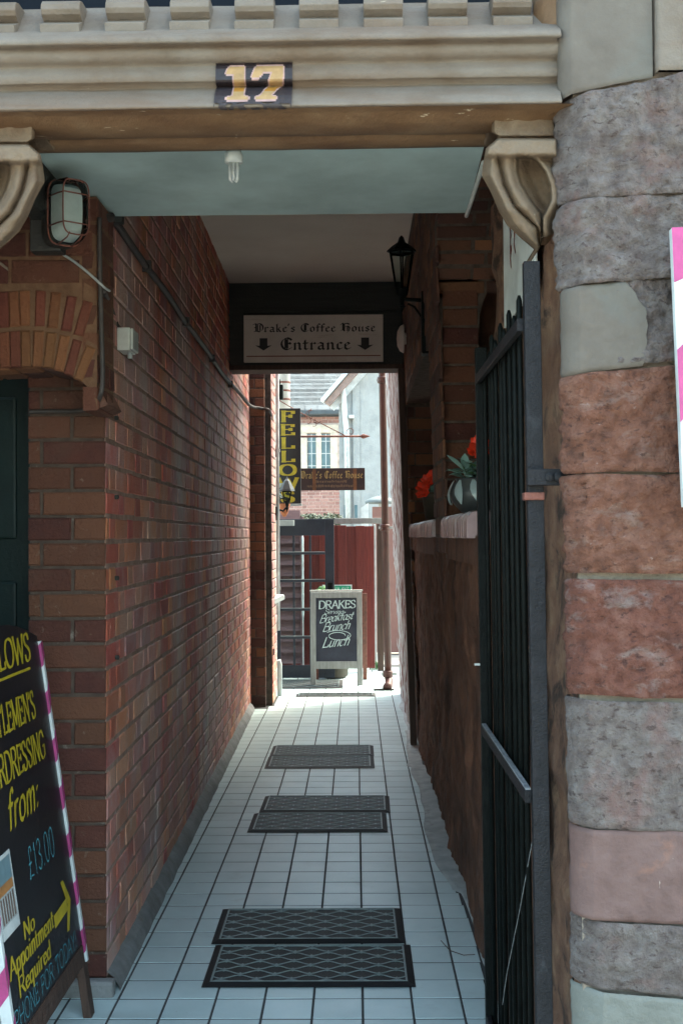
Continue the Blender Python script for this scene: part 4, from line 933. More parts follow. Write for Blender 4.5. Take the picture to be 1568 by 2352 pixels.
for a in (2.935, 3.6755):
    for k in range(7):
        z0 = .20 + k * .150; dz = .070
        pz = [(0, z0), (.0195, z0 + .03), (.0195, min(z0 + .03 + dz, 1.173)), (0, min(z0 + dz, 1.173))]
        if z0 + .02 > 1.17: continue
        sp2 = MB(); sp2.add([bp(a + u_, z, .0092) for u_, z in pz], [(0, 1, 2, 3)])
        sp2.add([bp(a - .0005, z0 + q_, o_) for q_, o_ in ((0, .0085), (dz, .0085), (dz - .03, -.021), (-.03, -.021))], [(0, 1, 2, 3)]); part('stripe', sp2, PINK, bo, fix=False)
yl = MB(); cy = MB(); cb2 = MB()
def bt(mb, s, sty, H, y_end, z, w, o=.0012):
    b = MB(); text(b, s, sty, H, bp(y_end - w, z, o), rv, upv, width=w); part('lettering', b, YEL if mb is yl else CHALKB, bo, fix=False)
bt(yl, 'FELLOWS', 'bolditalic', .082, 3.565, 1.128, .50)
ul_ = MB(); slab(ul_, 3.06, 3.55, 1.100, 1.108, .001, .0016); part('underline', ul_, YEL, bo)
bt(yl, "GENTLEMEN'S", 'bolditalic', .080, 3.53, .958, .53)
bt(yl, 'HAIRDRESSING', 'bolditalic', .080, 3.565, .832, .575)
bt(yl, 'from:', 'boldscript', .098, 3.43, .712, .29)
# arrow
def bpoly(mb, pts_, o): mb.add([bp(y, z, o) for y, z in pts_], [tuple(range(len(pts_)))])
bpoly(yl, [(3.42, .355), (3.57, .362), (3.57, .398), (3.42, .391)], .0012)
bpoly(yl, [(3.535, .455), (3.562, .455), (3.615, .382), (3.575, .378)], .0014); bpoly(yl, [(3.53, .308), (3.556, .306), (3.615, .382), (3.575, .378)], .0016)
bt(yl, 'No', 'bolditalic', .044, 3.235, .420, .10)
bt(yl, 'Appointment', 'bolditalic', .050, 3.40, .368, .415)
bt(yl, 'Required', 'bolditalic', .046, 3.335, .305, .30)
part('arrow', yl, YEL, bo, fix=False)
bt(cb2, '£13.00', 'chalk', .085, 3.52, .545, .265)
bt(cb2, 'PHONE FOR TODAY!', 'chalk', .050, 3.60, .240, .63)
ph = MB(); slab(ph, 2.975, 3.115, .470, .670, .001, .003, 0); slab(ph, 2.975, 3.105, .60, .660, .0031, .0035, 1); slab(ph, 2.975, 3.105, .575, .60, .0031, .0035, 2); slab(ph, 2.975, 3.105, .50, .575, .0031, .0035, 3)
for k in range(6): slab(ph, 2.985 + k * .02, 2.996 + k * .02, .505, .57, .0036, .0039, 4)
part('photo_print', ph, [WHT, SKIN2, SKIN1, PLASTG, SKIN3], bo)

# ------------------------------------------------------------------ mats
def make_mat(w, d, name, label, worn=False):
    t = thing(name, label, 'door mat', (0, 0, 0), 'rubber mats on the tiled floor')
    b = .026; fm = MB()
    # sloped border
    for (x0, y0, x1, y1, xi0, yi0, xi1, yi1) in ((-w / 2, 0, w / 2, 0, -w / 2 + b, b, w / 2 - b, b), (w / 2, 0, w / 2, d, w / 2 - b, b, w / 2 - b, d - b), (w / 2, d, -w / 2, d, w / 2 - b, d - b, -w / 2 + b, d - b), (-w / 2, d, -w / 2, 0, -w / 2 + b, d - b, -w / 2 + b, b)):
        fm.add([(x0, y0, .001), (x1, y1, .001), (xi1, yi1, .011), (xi0, yi0, .011)], [(0, 1, 2, 3)])
        fm.add([(xi0, yi0, .011), (xi1, yi1, .011), (xi1, yi1, .002), (xi0, yi0, .002)], [(0, 1, 2, 3)])
    part('border', fm, RUB, t, fix=False)
    part('rim', MB().box(-w / 2 + b, w / 2 - b, b, b + .006, .003, .0122).box(-w / 2 + b, w / 2 - b, d - b - .006, d - b, .003, .0122).box(-w / 2 + b, -w / 2 + b + .006, b + .006, d - b - .006, .003, .0122).box(w / 2 - b - .006, w / 2 - b, b + .006, d - b - .006, .003, .0122), RUB2, t)
    part('backing', MB().box(-w / 2 + b, w / 2 - b, b, d - b, .001, .0078), RUB, t)
    la = MB(); nr = 8; lam = .118; iw, idp = w - 2 * b - .012, d - 2 * b - .012; sp = idp / nr
    N = 72
    for r_ in range(nr + 1):
        yb = b + .006 + sp * r_; sg_ = 1 if r_ % 2 else -1; P = []
        for i in range(N + 1):
            x = -iw / 2 + iw * i / N; a = sg_ * .36 * sp * math.cos(2 * math.pi * x / lam)
            y = min(max(yb + a, b + .007), d - b - .007); P.append([(x, y - .0024, .0075), (x, y - .0024, .0102), (x, y + .0024, .0102), (x, y + .0024, .0075)])
        la.grid(P)
        if r_ < nr:
            ph_ = 0 if sg_ > 0 else lam / 2; kx = -6
            for kx in range(-6, 7):
                x = kx * lam + ph_
                if abs(x) < iw / 2 - .01: la.box(x - .003, x + .003, yb + .2 * sp, yb + .8 * sp, .0076, .0106)
    part('lattice', la, RUB2, t)
    return t
m0 = make_mat(.712, .40, 'door_mat', 'nearest rubber lattice door mat at the front of the alley')
specs = [(-.168, 3.880, .0, None), (-.186, 4.292, .006, 'second nearest rubber mat touching the nearest mat'),
         (-.205, 5.895, -.004, 'rubber mat at the front of the middle pair'), (-.180, 6.312, -.010, 'rubber mat at the back of the middle pair, rucked slightly askew'),
         (-.245, 7.512, .004, 'rubber mat at the front of the far pair'), (-.243, 7.918, .0, 'rubber mat at the back of the far pair'),
         (-.20, 10.86, .0, 'dark rubber mat lying across the far threshold'), (-.56, 11.45, .0, 'large dark mat in front of the glazed door')]
for i, (x, y, rz, lb_) in enumerate(specs):
    o = m0 if i == 0 else copy_tree(m0); o.location = (x, y, .0048); o.rotation_euler = (0, 0, rz)
    if lb_: o['label'] = lb_
    if i == 6: o.scale = (1.05, .55, 1)
    if i == 7: o.scale = (1.15, 1.7, 1)

# ------------------------------------------------------------------ courtyard: chalkboard, door, fence
cbd = thing('chalkboard', 'weathered framed chalkboard reading Drakes Serving Breakfast Brunch and Lunch', 'chalkboard', (-.2, 11.75, 0))
Yc = 11.72
def cp(px, py): return at(px, py, Yc)
xl, xr = cp(713, 1500).x, cp(832, 1500).x; zt = cp(772, 1360).z; tilt = .10
def cpt(x, z, o=0): return Vector((x, Yc + tilt * z - .02 - o, z))
cu = Vector((0, tilt, 1)).normalized(); cn = Vector((0, -1, tilt)).normalized()
def cslab(x0, x1, z0, z1, o0, o1): return MB().prism([cpt(x0, z0, o0), cpt(x1, z0, o0), cpt(x1, z1, o0), cpt(x0, z1, o0)], Vector((0, o1 - o0, 0)))
zb1 = cp(772, 1536).z; zb2 = cp(772, 1519).z; fw = .055; zt1 = cp(772, 1374).z
part('stile', cslab(xl, xl + fw, .0, zt, .015, .045), FRAMEG, cbd, bev=.004); part('stile', cslab(xr - fw, xr, .0, zt, .015, .045), FRAMEG, cbd, bev=.004)
part('top_rail', cslab(xl + fw, xr - fw, zt1, zt, .016, .044), FRAMEG, cbd, bev=.004); part('bottom_rail', cslab(xl + fw, xr - fw, zb1, zb2, .016, .044), FRAMEG, cbd, bev=.004)
part('cap', cslab(xl - .006, xr + .008, zt + .001, zt + .016, -.02, .055), FRAMEG, cbd, bev=.003)
part('panel', cslab(xl + fw, xr - fw, zb2, zt1, .005, .022), BOARDG, cbd)
ck = MB(); H0 = zt1 - zb2; w0 = xr - xl - 2 * fw
def ct(s, sty, H, fx, fz, w, up_=0):
    b = MB(); text(b, s, sty, H, cpt(xl + fw + w0 * fx, zb2 + H0 * fz, .0235), (1, 0, up_), cu, width=w0 * w); part('lettering', b, CHALK, cbd, fix=False)
ct('DRAKES', 'chalkserif', .078, .07, .83, .90, .02)
ct('Serving', 'script', .045, .20, .750, .46)
ct('Breakfast', 'script', .078, .08, .605, .82, .12)
ct('Brunch', 'script', .085, .16, .470, .66, .10)
ct('Lunch', 'script', .100, .14, .215, .66, .10)
sw2 = [(math.cos(a) * (.10 + .012 * a), math.sin(a) * (.028 + .003 * a)) for a in [i * .35 for i in range(26)]]
for (a, b), (c, d) in zip(sw2, sw2[1:]):
    pol = hull([(a + i, b + j) for i in (-.003, .003) for j in (-.003, .003)] + [(c + i, d + j) for i in (-.003, .003) for j in (-.003, .003)])
    ck.add([cpt(xl + fw + w0 * .55 + u_ * .7, zb2 + H0 * .405 + v_, .024 + len(ck.f) * 1e-6) for u_, v_ in pol], [tuple(range(len(pol)))])
part('flourish', ck, CHALK, cbd, fix=False)
for x in (xl + .02, xr + .005):
    part('rear_leg', MB().prism([Vector((x, 11.83, zt - .02)), Vector((x + .045, 11.83, zt - .02)), Vector((x + .045, 12.17, 0)), Vector((x, 12.17, 0))], (0, .03, 0)), RUST, cbd, bev=.003)
pbm = thing('dark_planter', 'dark round planter standing behind the chalkboard', 'planter', (-.1, 12.25, 0))
part('pot', MB().lathe([(.115, 0), (.14, .02), (.165, .26), (.172, .27), (.172, .30), (.155, .30), (.15, .28)], (at(768, 1540, 12.3).x, 12.35, .008), 20), POTD, pbm, smooth=True)
# glazed door
dr = thing('glazed_door', 'dark blue glazed door with small panes standing open in the yard', 'door', (-.5, 12.2, 0))
Yd = 12.2; d = lambda px, py: at(px, py, Yd)
x0, x1 = d(636, 1400).x, d(768, 1400).x; z0, z1 = .02, d(700, 1192).z
xsr = d(747, 1400).x; xsl = d(644, 1400).x; zr = d(700, 1230).z; zbt = d(700, 1528).z
def db(nm, a, b, c, e, y0=Yd, y1=Yd + .04, m=DOORP, bev=.003): return part(nm, MB().box(a, b, y0, y1, c, e), m, dr, bev=bev)
db('stile', xsr, x1, z0, z1); db('stile', x0, xsl, z0, z1); db('top_rail', xsl, xsr, zr, z1, Yd + .002, Yd + .038); db('bottom_rail', xsl, xsr, z0, zbt, Yd + .002, Yd + .038)
xm = [d(689 - 0, 1400).x, d(714, 1400).x]; cols_ = [xsl, d(679.5, 1400).x, d(716, 1400).x, xsr]
cols_ = [xsl, d(675, 1400).x, d(713, 1400).x, xsr]
zs_ = [zbt, d(700, 1464).z, d(700, 1400).z, d(700, 1334).z, d(700, 1271).z, zr]
for x in cols_[1:3]: db('mullion', x - .012, x + .012, zbt, zr, Yd + .003, Yd + .037)
for z in zs_[1:5]: part('glazing_bar', MB().box(xsl, xsr, Yd - .012, Yd + .034, z - .013, z + .013), DOORP, dr, bev=.003); 
for z in zs_[1:5]: part('painted_bar_glint', MB().box(xsl + .002, xsr - .002, Yd - .014, Yd + .002, z + .0135, z + .0175), PLASTG, dr)  # pale strips standing in for light along the tops of the bars
for i in range(3):
    for j in range(5): part('pane', MB().box(cols_[i] + .012, cols_[i + 1] - .012, Yd + .018, Yd + .022, zs_[j] + .014, zs_[j + 1] - .014), GLASS, dr)
db('closer', d(640, 1200).x, d(676, 1200).x, d(650, 1208).z, d(650, 1195).z, Yd - .05, Yd - .001, PLASTG)
db('lock', d(757, 1345).x - .02, d(757, 1345).x + .03, d(757, 1356).z, d(757, 1338).z, Yd - .03, Yd - .001, IRON)
db('hinge', x0 - .03, x0 + .01, d(640, 1280).z, d(640, 1268).z, Yd - .02, Yd - .001, PLASTG)
# red fence gate of upright boards
fe = thing('board_fence', 'red brown upright board fence behind the chalkboard', 'fence', (0, 12.85, 0))
fx0, fx1 = at(640, 1400, 12.85).x - .15, at(859, 1400, 12.85).x; ztf = at(820, 1207, 12.85).z
nb = 12; bw = (fx1 - fx0) / nb
for k in range(nb):
    part('board', MB().box(fx0 + k * bw - (.004 if k % 2 else -.001), fx0 + (k + 1) * bw + (.004 if k % 2 else -.001), 12.85 + (.006 if k % 2 else 0), 12.875 + (.006 if k % 2 else 0), .05 + rj(.01), ztf + rj(.008)), REDW, fe, bev=.003)
part('rail', MB().box(fx0, fx1, 12.883, 12.92, .3, .38).box(fx0, fx1, 12.883, 12.92, 1.3, 1.38), REDW, fe)
ff = thing('gate_frame', 'grey timber frame around the red board fence', 'frame', (.2, 12.9, 0))
part('top_rail', MB().box(at(768, 1200, 12.95).x, at(885, 1200, 12.95).x, 12.93, 13.0, at(820, 1203, 12.95).z, at(820, 1190, 12.95).z), FRAMEG, ff, bev=.004)
part('post', MB().box(at(866, 1400, 12.95).x, at(880, 1400, 12.95).x, 12.93, 12.99, 0, at(820, 1204, 12.95).z), TIMB2, ff, bev=.004)
o = part('white_post', MB().box(at(858.5, 1400, 13.1).x, at(864, 1400, 13.1).x, 13.07, 13.12, 0, at(860, 1204, 13.1).z), WHT, bev=.004); tag(o, 'narrow white post seen in gap beside the red fence', 'post')
# mauve clapboard panel behind the door
cw = thing('clapboard_wall', 'mauve clapboard wall seen through the glazed door panes', 'wall', (-.75, 12.7, 0))
xa, xb = -1.6, at(691, 1400, 12.75).x; k = 0; z = .12
while z < 1.72:
    part('clapboard', MB().prism([Vector((xa, 12.74, z)), Vector((xa, 12.675, z)), Vector((xa, 12.727, z + .125)), Vector((xa, 12.74, z + .125))], (xb - xa + rj(.006), 0, 0)), SIDING, cw); z += .119
part('corner_board', MB().box(xb, xb + .035, 12.67, 12.74, .1, 1.72), SIDING, cw)
o = part('spindle', MB().lathe([(.006, 0), (.009, .05), (.014, .1), (.009, .15), (.013, .28), (.009, .32), (.015, .42), (.009, .5), (.012, .9), (.004, .92)], at(696, 1425, 12.62), 8), WHT, smooth=True); tag(o, 'slim white turned spindle behind the glazed door', 'spindle')
p0 = at(696, 1440, 12.62); o2 = part('spindle_foot', MB().tube([(p0.x, p0.y, .0), (p0.x, p0.y, p0.z + .2)], .005, 6), WHT, o)
ex = thing('exit_notice', 'green and blue fire exit keep clear notice above the chalkboard', 'notice', at(775, 1350, 12.6))
e0, e1 = at(740, 1376, 12.6), at(808, 1343, 12.6)
part('panel', MB().box(e0.x, e1.x, 12.60, 12.61, e0.z, e1.z), WHT, ex)
em = MB(); hE = e1.z - e0.z
part('green_band', MB().box(e0.x + .09, e1.x - .012, 12.5975, 12.599, e0.z + hE * .52, e1.z - .012), SGREEN, ex); part('blue_band', MB().box(e0.x + .09, e1.x - .012, 12.5975, 12.599, e0.z + .012, e0.z + hE * .46), SBLUE, ex); part('pictogram', MB().box(e0.x + .03, e0.x + .07, 12.5975, 12.599, e0.z + hE * .5, e1.z - .03), SGREEN, ex)
text(em, 'Fire exit', 'small', .036, (e0.x + .10, 12.5965, e0.z + hE * .66), (1, 0, 0), (0, 0, 1), width=.19, mi=2); text(em, 'Keep clear', 'small', .03, (e0.x + .10, 12.5965, e0.z + hE * .2), (1, 0, 0), (0, 0, 1), width=.19, mi=2)
part('lettering', em, [SGREEN, SBLUE, WHT], ex, fix=False)

def leaf(mb, base, d, L, w, mi=0, droop=.25, up=Vector((0, 0, 1))):
    d = Vector(d).normalized(); sdv = d.cross(up); sdv = sdv.normalized() if sdv.length > .01 else Vector((1, 0, 0)); nn = sdv.cross(d)
    P = []
    for i in range(5):
        t = i / 4; ww = w * math.sin(math.pi * (t * .92 + .06)); c = base + d * L * t - up * droop * L * t * t
        P.append([c - sdv * ww, c + nn * ww * .35, c + sdv * ww])
    mb.grid(P, mi)
def plant(parent, c, n, r, L, w, m, rng, name='leaves'):
    mb = MB()
    for k in range(n):
        a = rng.uniform(0, 6.28); el = rng.uniform(.1, 1.3); b = c + Vector((rng.uniform(-r, r), rng.uniform(-r, r), rng.uniform(0, r)))
        leaf(mb, b, (math.cos(a) * math.cos(el), math.sin(a) * math.cos(el), math.sin(el)), L * rng.uniform(.6, 1.2), w * rng.uniform(.7, 1.2))
    part(name, mb, m, parent, smooth=True, fix=False)
def flower(parent, c, r, m, rng, n=11):
    mb = MB(); ax = Vector((rng.uniform(-.4, .1), -.8, rng.uniform(.1, .7))).normalized(); s1 = ax.cross(Vector((0, 0, 1))).normalized(); s2 = ax.cross(s1)
    for k in range(n):
        a = 6.283 * k / n + rng.uniform(-.2, .2); dd = (s1 * math.cos(a) + s2 * math.sin(a)) + ax * rng.uniform(.2, .8); leaf(mb, c, dd, r * rng.uniform(.8, 1.15), r * .42, 0, .0, ax)
    part('flower', mb, m, parent, smooth=True, fix=False)
yp = thing('yard_plant', 'small bright green plant above the chalkboard', 'plant', at(745, 1372, 12.45))
plant(yp, at(744, 1366, 12.45), 26, .05, .09, .022, LEAFG, random.Random(4))
part('stem', MB().tube([at(744, 1366, 12.45), Vector((at(744, 1366, 12.45).x, 12.38, .30))], .01, 6), LEAFG, yp)

# downpipe at the wall end
dp_ = thing('downpipe', 'rust brown cast iron downpipe at the far right wall end', 'downpipe', (.3, 11.4, 0))
a, b = at(877, 840, 11.5), at(891, 1555, 11.5)
part('pipe', MB().tube([a + Vector((0, 0, 1.2)), a, b], .036, 14), PIPE, dp_, smooth=True)
for py, px in ((873, 878), (1212, 883), (1548, 890)):
    c = at(px, py, 11.5); part('collar', MB().lathe([(.038, -.035), (.05, -.03), (.05, -.012), (.044, 0), (.05, .012), (.05, .03), (.038, .035)], c, 14), PIPE, dp_, smooth=True)
    part('bracket', MB().box(c.x - .06, c.x + .09, 11.49, 11.51, c.z - .012, c.z + .012), PLASTG, dp_, bev=.002)
part('shoe', MB().tube([b, b + Vector((.01, -.03, -.04)), b + Vector((-.0, -.10, -.075)), Vector((b.x - .02, b.y - .19, .035))], [.037, .040, .042, .040], 14), PIPE, dp_, smooth=True)
o = part('floor_drain', MB().box(at(858, 1580, 11.3).x, at(905, 1580, 11.3).x, 11.28, 11.36, .0085, .014), IRON, bev=.002); tag(o, 'narrow dark drain grate on tiles under the downpipe', 'drain')

# ------------------------------------------------------------------ signs on the left
fs = thing('projecting_sign', 'tall black sign with yellow letters spelling Fellows downwards', 'sign', at(660, 1158, 11.3))
Ys_ = 11.3; A, B, Cc = at(632, 1157, Ys_), at(692.5, 1157, Ys_), at(629, 938, Ys_); sw = B.x - A.x; sh = Cc.z - A.z; A = Vector((A.x - .005, Ys_, A.z))
part('panel', MB().box(A.x, A.x + sw, Ys_, Ys_ + .05, A.z, A.z + sh), BLK, fs, bev=.003)
part('bottom_rail', MB().box(A.x - .01, A.x + sw + .01, Ys_ - .01, Ys_ + .06, A.z - .022, A.z - .001), PLASTG, fs, bev=.002)
part('wall_bracket', MB().box(-.80, A.x - .001, Ys_ + .015, Ys_ + .035, A.z + .08, A.z + .11).box(-.80, A.x - .001, Ys_ + .015, Ys_ + .035, A.z + sh - .11, A.z + sh - .08), IRON, fs)
fy = MB(); stp = sh / 7.12
for k, c in enumerate('FELLOWS'):
    hL = stp * .79; w = sw * (.46 if c in 'FELS' else (.60 if c == 'O' else .72))
    text(fy, c, 'slab', hL, (A.x + sw * .50 - w / 2, Ys_ - .0015, A.z + sh - .012 - stp * (k + .88) - .004), (1, 0, 0), (0, 0, 1), width=w)
part('lettering', fy, YEL, fs, fix=False)
aw = MB()
def fp(u_, v_): return Vector((A.x + sw * u_, Ys_ - .0018, A.z + v_))
aw.add([fp(.02, .13), fp(.20, .20), fp(.30, .20), fp(.14, .13), fp(.34, .06), fp(.24, .055)], [(0, 3, 2, 1), (0, 5, 4, 3)]); aw.add([fp(.16, .142), fp(.60, .142), fp(.60, .118), fp(.16, .118)], [(0, 1, 2, 3)])
part('arrow', aw, CHALK, fs, fix=False)
bs = thing('bracket_sign', "hanging maroon sign with gold Drake's Coffee House lettering on iron bracket", 'sign', at(765, 1077, 12.0))
Yb = 12.0; A, B, Cc = at(640, 1127, Yb), at(838, 1127, Yb), at(640, 1076, Yb)
part('panel', MB().box(A.x, B.x, Yb, Yb + .03, A.z, Cc.z), BLK2, bs, bev=.003)
gl = MB(); gx_ = at(694, 1100, Yb).x; gw = B.x - gx_ - .02
text(gl, "Drake's Coffee House", 'black', .075, (gx_ - .02, Yb - .0015, A.z + .125), (1, 0, 0), (0, 0, 1), width=gw + .02)
part('lettering', gl, GOLD, bs, fix=False)
g2 = MB(); rg = random.Random(8)
for row, (zz, xa_, xb_) in enumerate(((.075, .20, .72), (.028, .08, .86))):
    x = gx_ + gw * xa_
    while x < gx_ + gw * xb_:
        wj = rg.uniform(.008, .016); g2.box(x, x + wj, Yb - .001, Yb - .0006, A.z + zz + rg.uniform(0, .008), A.z + zz + rg.uniform(.022, .032)); x += wj + rg.uniform(.004, .009)
part('worn_lettering', g2, mat('worn_gold', (.15, .085, .05), 20, .7, 0), bs)
for fx in (.17, .84): part('hanger_stain', MB().box(gx_ + gw * fx, gx_ + gw * fx + .035, Yb - .0024, Yb - .0016, A.z, Cc.z - .01), mat('copper_stain', (.15, .055, .02), 20, .7, 0), bs)
br_ = MB(); br_.tube([at(628, 1003, Yb + .015), at(842, 1002, Yb + .015)], .011, 8); br_.lathe([(.011, 0), (.02, .01), (.026, .03), (.012, .07), (.001, .10)], at(828, 1002, Yb + .015), 8, M=Matrix.Rotation(RAD(90), 3, 'Y'))
br_.tube([at(628, 912, Yb + .015), at(690, 948, Yb + .015), at(793, 1001, Yb + .015)], .006, 6)
def scroll(c, r, a0, turns, sgn=1): return [Vector((c.x + r * (1 - .6 * t) * math.cos(a0 + sgn * turns * 6.283 * t), c.y, c.z + r * (1 - .6 * t) * math.sin(a0 + sgn * turns * 6.283 * t))) for t in [i / 16 for i in range(17)]]
for px, py, r, a0, tn, sg_ in ((805, 992, .045, 3.6, 1.0, -1), (712, 955, .06, 1.2, .8, 1), (706, 968, .055, 2.2, .6, -1), (727, 966, .04, .2, .8, -1), (722, 973, .03, 4.0, .7, 1)): br_.tube(scroll(at(px, py, Yb + .015), r, a0, tn, sg_), .004, 6)
br_.tube([at(708, 950, Yb + .015), at(715, 938, Yb + .015)], .004, 6)
part('bracket', br_, RUST, bs, smooth=True)
for px, m in ((707, RUST), (798, DUST)):
    ch = MB(); a, b = at(px, 1004, Yb + .015), at(px, 1077, Yb + .015); nl = 10
    for k in range(nl):
        z0 = a.z + (b.z - a.z) * k / nl; z1 = a.z + (b.z - a.z) * (k + 1) / nl; w = .007
        off = (w, 0) if k % 2 else (0, w)
        ch.tube([(a.x + off[0], a.y + off[1], z0), (a.x + off[0], a.y + off[1], z1)], .0022, 5); ch.tube([(a.x - off[0], a.y - off[1], z0), (a.x - off[0], a.y - off[1], z1)], .0022, 5)
    part('chain', ch, m, bs)
# lantern on the wall end
ln = thing('wall_lantern', 'small grey carriage lantern in front of the tall Fellows sign', 'lantern', at(655, 1185, 10.95))
Yn = 10.97; a = lambda px, py: at(px, py, Yn); cx = a(659, 1130).x
part('roof', MB().lathe([(.075, a(659, 1128).z), (.070, a(659, 1124).z), (.045, a(659, 1112).z), (.030, a(659, 1105).z), (.010, a(659, 1100).z), (.002, a(659, 1094).z)], (cx, Yn, 0), 6, M=None), LEAD, ln)
lf = MB(); zt_l, zb_l = a(659, 1129).z, a(659, 1152).z
for k in range(4):
    q = RAD(45 + 90 * k); q2 = RAD(135 + 90 * k)
    tA, bA = Vector((cx + .055 * math.cos(q), Yn + .055 * math.sin(q), zt_l)), Vector((cx + .032 * math.cos(q), Yn + .032 * math.sin(q), zb_l))
    tB, bB = Vector((cx + .055 * math.cos(q2), Yn + .055 * math.sin(q2), zt_l)), Vector((cx + .032 * math.cos(q2), Yn + .032 * math.sin(q2), zb_l))
    lf.tube([tA, bA], .005, 6); lf.tube([bA, bB], .005, 6); lf.tube([tA, tB], .005, 6)
    part('pane', MB().prism([bA, bB, tB, tA], ((cx - (bA.x + bB.x) / 2) * .05, (Yn - (bA.y + bB.y) / 2) * .05, 0)), GLASS, ln)
lf.lathe([(.034, 0), (.02, -.02), (.012, -.05), (.02, -.055), (.008, -.08), (.002, -.10)], (cx, Yn, zb_l), 10)
lf.tube([(cx, Yn, zb_l - .05), (cx - .04, Yn - .0, zb_l - .09), (cx - .09, Yn, zb_l - .07), (-.752, Yn - .08, zb_l - .10)], .010, 8)
part('frame', lf, IRON, ln)
part('backplate', MB().box(-.7505, -.735, Yn - .13, Yn - .075, zb_l - .18, zb_l - .05), IRON, ln, bev=.004)
hp = thing('hanging_pot', 'terracotta hanging pot under the small grey lantern', 'pot', at(652, 1190, 11.1))
c = at(653, 1187, 11.15)
part('pot', MB().lathe([(.002, 0), (.018, .004), (.040, .05), (.056, .115), (.060, .125), (.052, .125), (.048, .11)], c, 16), TERRA, hp, smooth=True)
part('hook', MB().tube([c + Vector((0, 0, .12)), c + Vector((-.02, -.0, .20)), c + Vector((-.10, -.05, .21))], .004, 6), IRON, hp)
# camera on the pilaster wall
cc = thing('security_camera', 'white security camera on the far left wall end', 'camera', at(628, 1385, 10.75))
a0, a1 = at(610, 1390, 10.55), at(648, 1371, 10.80)
dv = (a1 - a0).normalized(); MM = dv.to_track_quat('Y', 'Z').to_matrix().to_4x4(); MM.translation = a0
part('housing', MB().box(-.03, .03, 0, (a1 - a0).length, -.022, .022, M=MM), PLASTG, cc, bev=.008)
part('hood', MB().box(-.034, .034, -.03, (a1 - a0).length - .02, .0225, .030, M=MM), WHT, cc, bev=.003)
part('lens', MB().box(-.022, .022, -.006, -.001, -.018, .016, M=MM), IRON, cc)
part('bracket', MB().tube([a0 * .5 + a1 * .5 + Vector((0, 0, -.025)), a0 * .5 + a1 * .5 + Vector((-.01, 0, -.07)), a0 * .35 + a1 * .65 + Vector((-.06, 0, -.09))], .008, 8), PLASTG, cc, smooth=True)
o = part('wall_hook', MB().tube([at(604, 1206, 10.5), at(612, 1212, 10.5), at(615, 1225, 10.5), at(614, 1244, 10.5)], [.008, .011, .011, .006], 8), IRON, smooth=True); tag(o, 'curved black iron hook on far left wall end', 'hook')
o = part('wall_vent', MB().box(-.7455, -.738, 10.38, 10.44, at(606, 1505, 10.4).z, at(606, 1490, 10.4).z), IRON, bev=.003); tag(o, 'small dark wall fitting below the security camera', 'fitting')
wc = thing('white_conduit', 'white vertical pipe down the left wall end', 'pipe', (-.74, 10.93, 0))
wc_m = MB(); wc_m.tube([(-.735, 10.93, .62), (-.728, 10.93, 4.5)], .016, 8); part('pipe', wc_m, WHT, wc, smooth=True)
part('lower_pipe', MB().tube([(-.725, 10.96, .0), (-.725, 10.96, .30), (-.735, 10.95, .34)], .022, 8), PLASTG, wc, smooth=True)
part('bracket', MB().box(-.75, -.71, 10.92, 10.94, 1.0, 1.03).box(-.75, -.71, 10.92, 10.94, 2.3, 2.33), PLASTG, wc)
dfm = thing('door_frame', 'pale painted door frame post at the far left wall end', 'door frame', (-.78, 10.95, 0))
part('post', MB().box(-.90, -.752, 10.908, 10.985, 0, 4.6), WHT, dfm, bev=.004)
fl_ = thing('flue_pipe', 'banded pale flue pipe rising behind the Fellows sign', 'flue', at(654, 940, 14))
c = at(653, 940, 14)
part('pipe', MB().lathe([(.072, 0), (.072, 2.6)], (c.x, 14, c.z - .5), 20), FLUE, fl_, smooth=True)
for py in (879, 898, 918): part('band', MB().lathe([(.073, -.012), (.077, -.010), (.077, .010), (.073, .012)], (c.x, 14, at(653, py, 14).z), 20), RUST, fl_)
wlp = thing('floodlight', 'small black floodlight on arm at top of left wall end', 'floodlight', at(638, 900, 11.2))
c = at(641, 902, 11.2)
part('head', MB().box(c.x - .04, c.x + .04, 11.16, 11.24, at(640, 918, 11.2).z, at(640, 884, 11.2).z), IRON, wlp, bev=.008)
part('arm', MB().tube([(-.75, 11.0, at(640, 872, 11.1).z), (c.x - .0, 11.2, at(640, 872, 11.2).z), (c.x, 11.2, at(640, 886, 11.2).z)], .012, 8), IRON, wlp, smooth=True)

# ------------------------------------------------------------------ flower pots on the low wall
p1 = thing('flower_pot', 'glazed grey pot with pale leaves and red flowers behind the gate', 'flower pot', (.50, 4.75, 1.59))
rng = random.Random(11); c = Vector((.495, 4.78, 1.592))
part('pot', MB().lathe([(.045, 0), (.06, .004), (.098, .045), (.108, .08), (.100, .112), (.082, .132), (.086, .142), (.078, .142), (.07, .128)], c, 28), GLAZE, p1, smooth=True)
for k in range(9):
    mb = MB(); a = k * 6.283 / 9 + .3; P = []
    for i in range(6):
        t = i / 5; z = .135 - .10 * t; r_ = .084 + .028 * math.sin(math.pi * min(1, t * .75)) + .004; w = .022 * math.sin(math.pi * (t * .9 + .08)); P.append([c + Vector((r_ * math.cos(a + s * w / r_ + t * .25), r_ * math.sin(a + s * w / r_ + t * .25), z)) + Vector((math.cos(a), math.sin(a), 0)) * (.004 if s == 0 else 0) for s in (-1, 0, 1)])
    mb.grid(P); part('leaf_relief', mb, GLAZE2, p1, smooth=True)
plant(p1, c + Vector((-.02, -.02, .14)), 44, .04, .105, .020, LEAFP, rng)
plant(p1, c + Vector((.0, -.0, .13)), 18, .05, .07, .018, LEAFG, rng)
